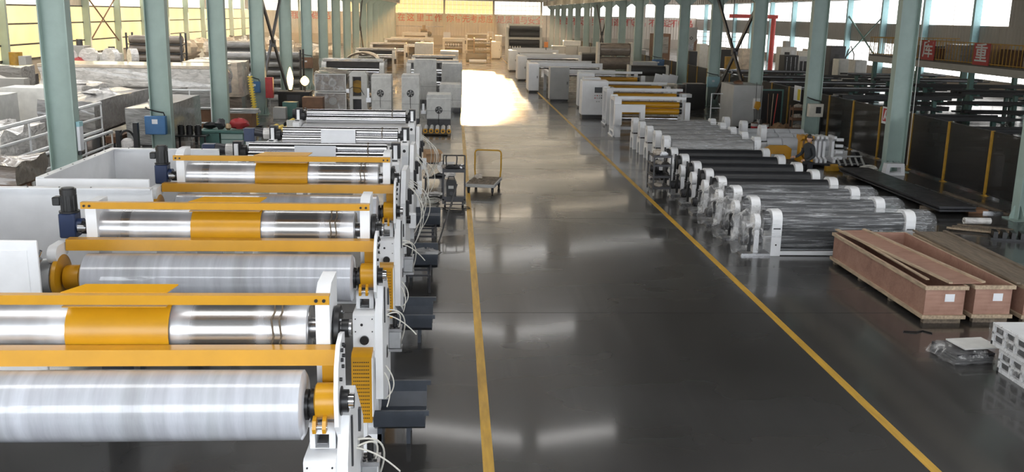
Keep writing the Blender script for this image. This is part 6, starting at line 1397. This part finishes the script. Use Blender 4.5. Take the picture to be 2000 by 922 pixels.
for i, (px0, py0, px1, py1, Y, m_, lab, nm) in enumerate([
    (1225, 97, 1262, 118, 92, greybox, 'grey machine box beside the five sided head machine', 'machine_box'), (1345, 75, 1362, 96, 98, brownbox, 'brown stacked crates beyond the fence', 'crate_stack'), (1314, 124, 1336, 145, 73, brownbox, 'brown cabinet behind the blue column box', 'brown_locker'),
    (1346, 100, 1362, 122, 75, black, 'black monitor cabinet beyond the fence', 'monitor_cabinet'), (1366, 86, 1382, 120, 80, white_old, 'cream wrapped column of parts in sunlight beyond the fence', 'parts_column'), (1385, 92, 1400, 125, 84, white_old, 'pale machine beyond the fence, left of the crossed braces', 'pale_machine'),
    (1450, 95, 1470, 130, 80, film_warm, 'wrapped warm bundle seen through the crossed braces', 'wrapped_bundle'), (1524, 92, 1556, 124, 82, white_old, 'white machining centre with a dark door beyond the fence', 'machining_centre'), (1558, 100, 1580, 118, 86, cream, 'cream machine base with a yellow light patch', 'lit_machine'),
    (1560, 110, 1590, 126, 72, white_old, 'white machine front with dark slots beyond the fence', 'slotted_machine'), (1532, 108, 1560, 130, 70, black, 'black tank with bright ribs beyond the fence', 'black_tank'), (1622, 90, 1652, 116, 76, darksteel, 'dark grey machine with a hose loop before the right hand windows', 'dark_machine'),
    (1638, 116, 1668, 128, 74, white_old, 'white low panel before the dark hose machine', 'low_screen'), (1670, 118, 1694, 128, 72, white_old, 'second white low panel beside the mezzanine', 'low_screen'), (1575, 96, 1595, 112, 92, cream, 'cream box machine beyond the slotted machine', 'box_machine')]):
    x0, x1, z0, z1 = PB(px0, py0, px1, py1, Y)
    t = thing(nm, lab, nm.replace('_', ' ').split()[-1], ((x0+x1)/2, Y, 0)); w = (x1-x0)/2
    B().bbox(-w, w, 0, 1.2, .15, z1, .04).out('body', m_, t); B().box(-w*.9, w*.9, .1, 1.1, 0, .15).out('plinth', black, t)
    if nm == 'machining_centre': B().box(-w*.5, w*.1, -.03, 0, z1*.5, z1*.85).out('door_window', black, t); B().bbox(-w*.4, w*.2, .1, .9, z1, z1+.5).out('top_unit', greybox, t); B().box(w*.3, w*.7, -.03, 0, z1*.5, z1*.9).out('white_panel', white, t)
    elif nm == 'slotted_machine':
        for k in range(3): B().box(-w*.8+w*.5*k, -w*.45+w*.5*k, -.02, 0, z1*.55, z1*.85).out('slot_window', black, t)
    elif nm == 'dark_machine': B().tube([(w, .3, z1*.5), (w+.3, .3, z1*.9), (w+.5, .3, z1), (w+.8, .3, z1*.8), (w+.85, .3, z1*.4)], .05).out('hose', black, t); B().box(-w*.3, w*.1, -.05, 0, z1*.4, z1*.8).out('panel', blackm, t)
    elif nm == 'black_tank':
        for k in range(3): B().box(-w*.7+w*.6*k, -w*.62+w*.6*k, -.03, 0, z1*.4, z1*.95).out('bright_rib', steel, t)
    else: B().box(-w*.8, w*.8, -.02, 0, z1*.35, z1*.9).out('front_panel', m_, t)
t = thing('jib_crane', 'red jib crane with a long arm before the clerestory', 'crane', (29.8, 90, 0)); B().cyl((0, 0, 0), (0, 0, 5.2), .22, 16).out('mast', redp, t); B().box(-4.2, .35, -.15, .15, 5.15, 5.5).out('arm', redp, t); B().cyl((0, 0, 0), (0, 0, .1), .5, 18).out('foot', redp, t); B().box(-.1, .1, -.2, -.18, 3.2, 3.5).out('switch_box', black, t)
t = thing('hook_block', 'yellow hook block hanging between the crossed braces', 'hook', (17.9, 62, 0)); B().bbox(-.35, .35, -.2, .2, 1.9, 2.7).out('block', yellow_dull, t); B().tube([(0, 0, 2.7), (0, 0, 8.5)], .02).out('chain', darksteel, t); B().tube([(0, 0, 1.9), (.15, 0, 1.7), (0, 0, 1.55), (-.12, 0, 1.65)], .05).out('hook_end', white_old, t)

# racks of bars
def bar_rack(label, x0, x1, y, tiers, seed, mat=barsteel, teal_posts=True):
    t = thing('bar_steel_rack', label, 'rack', ((x0+x1)/2, y, 0), 0, 'racks of dark bar steel'); w = (x1-x0)/2; rnd = random.Random(seed)
    pm_ = teal if teal_posts else darksteel
    for x in (-w*.7, 0, w*.7):
        B().box(x-.09, x+.09, -.09, .09, 0, .5*tiers+.1).out('rack_post', pm_, t)
        for k in range(tiers): B().box(x-.07, x+.07, -.75, .75, .42+.5*k, .5+.5*k).out('rack_arm', pm_, t)
    base = None
    for k in range(tiers):
        for j in range(5):
            s_ = rnd.uniform(.8, 1.0)
            if base is None: base = B().box(-w, w, -.07, .07, 0, .11).out('bar', mat, t); q = base; lite = B().box(-w, w, -.05, .05, 0, .08).out('bright_bar', lightbar, t) if seed in (4, 5, 6, 7, 8, 12, 13, 15, 16, 17, 18) else base; lite.location = (.2, .7, .5)
            elif (k, j) in ((tiers-1, 1), (tiers-1, 3), (0, 2)): q = spare(lite)
            else: q = spare(base)
            q.location = (rnd.uniform(-.3, .3), -.62+.3*j+rnd.uniform(-.04, .04), .5+.5*k); q.scale = (s_, rnd.uniform(.5, 1.1), rnd.uniform(.5, 1.6))
    return t
rk = []
rows = [(28.5, 19.5, 25.5, 2), (32, 18.3, 24.3, 2), (36, 18, 24, 2), (40.5, 18, 24.5, 2), (45, 17.8, 24, 3), (50, 17.8, 24.2, 3), (55, 17.6, 24.5, 3), (60, 17.6, 24.5, 3), (66, 17.8, 25, 3), (73, 18, 25.5, 2),
        (30, 27.0, 33, 2), (34.5, 26.6, 33, 2), (39, 26.4, 33, 2), (43.2, 27.6, 33, 3), (49, 26, 33, 3), (54, 26, 33, 3), (59, 26, 33.5, 3), (65, 26.5, 34, 3), (70, 26.5, 34, 2), (48, 34.5, 39, 2), (57, 34.5, 39, 2)]
for i, (y, x0, x1, k) in enumerate(rows):
    b = 'next to the mesh fence' if i < 10 else ('under the mezzanine' if i < 19 else 'against the far window wall')
    j = i if i < 10 else (i-10 if i < 19 else i-19)
    bar_rack('%s dark bar steel rack %s, counted from the camera' % (ORD[j], b), x0, x1, y, k, i)

# mezzanine store
t = thing('mezzanine', 'steel mezzanine store with a brown railing over the dark racks', 'mezzanine', (27.2, 24, 0)); ML = 38.4
B().box(0, 12.6, 0, ML, 2.92, 3.02).out('deck', darksteel, t); B().box(-.02, .16, 0, ML, 2.55, 2.92).cut().box(.16, 12.6, ML-.15, ML, 2.6, 2.92).out('edge_beam', greybox, t)
p = B().box(-.12, .12, -.12, .12, 0, 2.9).out('post', teal, t); p.location = (.3, 2, 0)
for i in range(1, 7): spare(p, (.3, 2+6*i, 0))
for i in range(7): spare(p, (6.3, 2+6*i, 0))
B().box(-.02, .03, 0, ML, 4.07, 4.12).cut().box(-.02, .03, 0, ML, 3.06, 3.1).cut().box(0, 6, ML-.05, ML, 4.07, 4.12).out('handrail', yellow_dull, t)
bl = B()
for i in range(int(ML/.32)): bl.box(-.012, .018, .32*i, .32*i+.03, 3.02, 4.08)
for i in range(20): bl.box(.3*i, .3*i+.03, ML-.05, ML-.02, 3.02, 4.08)
bl.out('balusters', yellow_dull, t, kind='stuff')
def hanzi_sign(ch, label, y):
    s_ = thing('hanging_sign', label, 'sign', (27.12, y, 3.55)); B().box(-.02, .02, -.75, .75, -.55, .55).out('board', signred, s_)
    me = text_mesh(ch, 1.02, .01); me.materials.append(paper); o = bpy.data.objects.new('character', me); COL.objects.link(o); o.parent = s_; o.location = (-.03, 0, 0); o.rotation_euler = (pi/2, 0, -pi/2); o.scale = (1.2, 1, 1)
hanzi_sign('库', 'red sign with a white character for store, farther one on the mezzanine railing', 54.3); hanzi_sign('重', 'red sign with a white character for weight, nearer one on the mezzanine railing', 48.6)
rnd = random.Random(33)
cl_ = ['tall brown carton', 'low tan carton', 'dark wrapped carton', 'wide brown crate', 'narrow carton', 'long dark roll', 'small tan box', 'grey sack', 'brown bale', 'open carton', 'white sack', 'square crate']
for i in range(12):
    y = 34+2.3*i; w = rnd.uniform(.5, 1.0); h = rnd.uniform(.5, 1.05)
    t = thing('stored_carton', '%s stored behind the mezzanine railing, %s counted from the near end' % (cl_[i], ORD[i]), 'carton', (28.4+rnd.uniform(0, 1.0), y, 3.02), rnd.uniform(-.2, .2), 'goods on the mezzanine')
    B().bbox(-w, w, -w, w, 0, h, .02).out('carton', [brownbox, card, film_grey, brownbox, darksteel, rag][i % 6], t); B().box(-w*.1, w*.1, -w-.004, w+.004, h, h+.004).out('tape', pine, t)
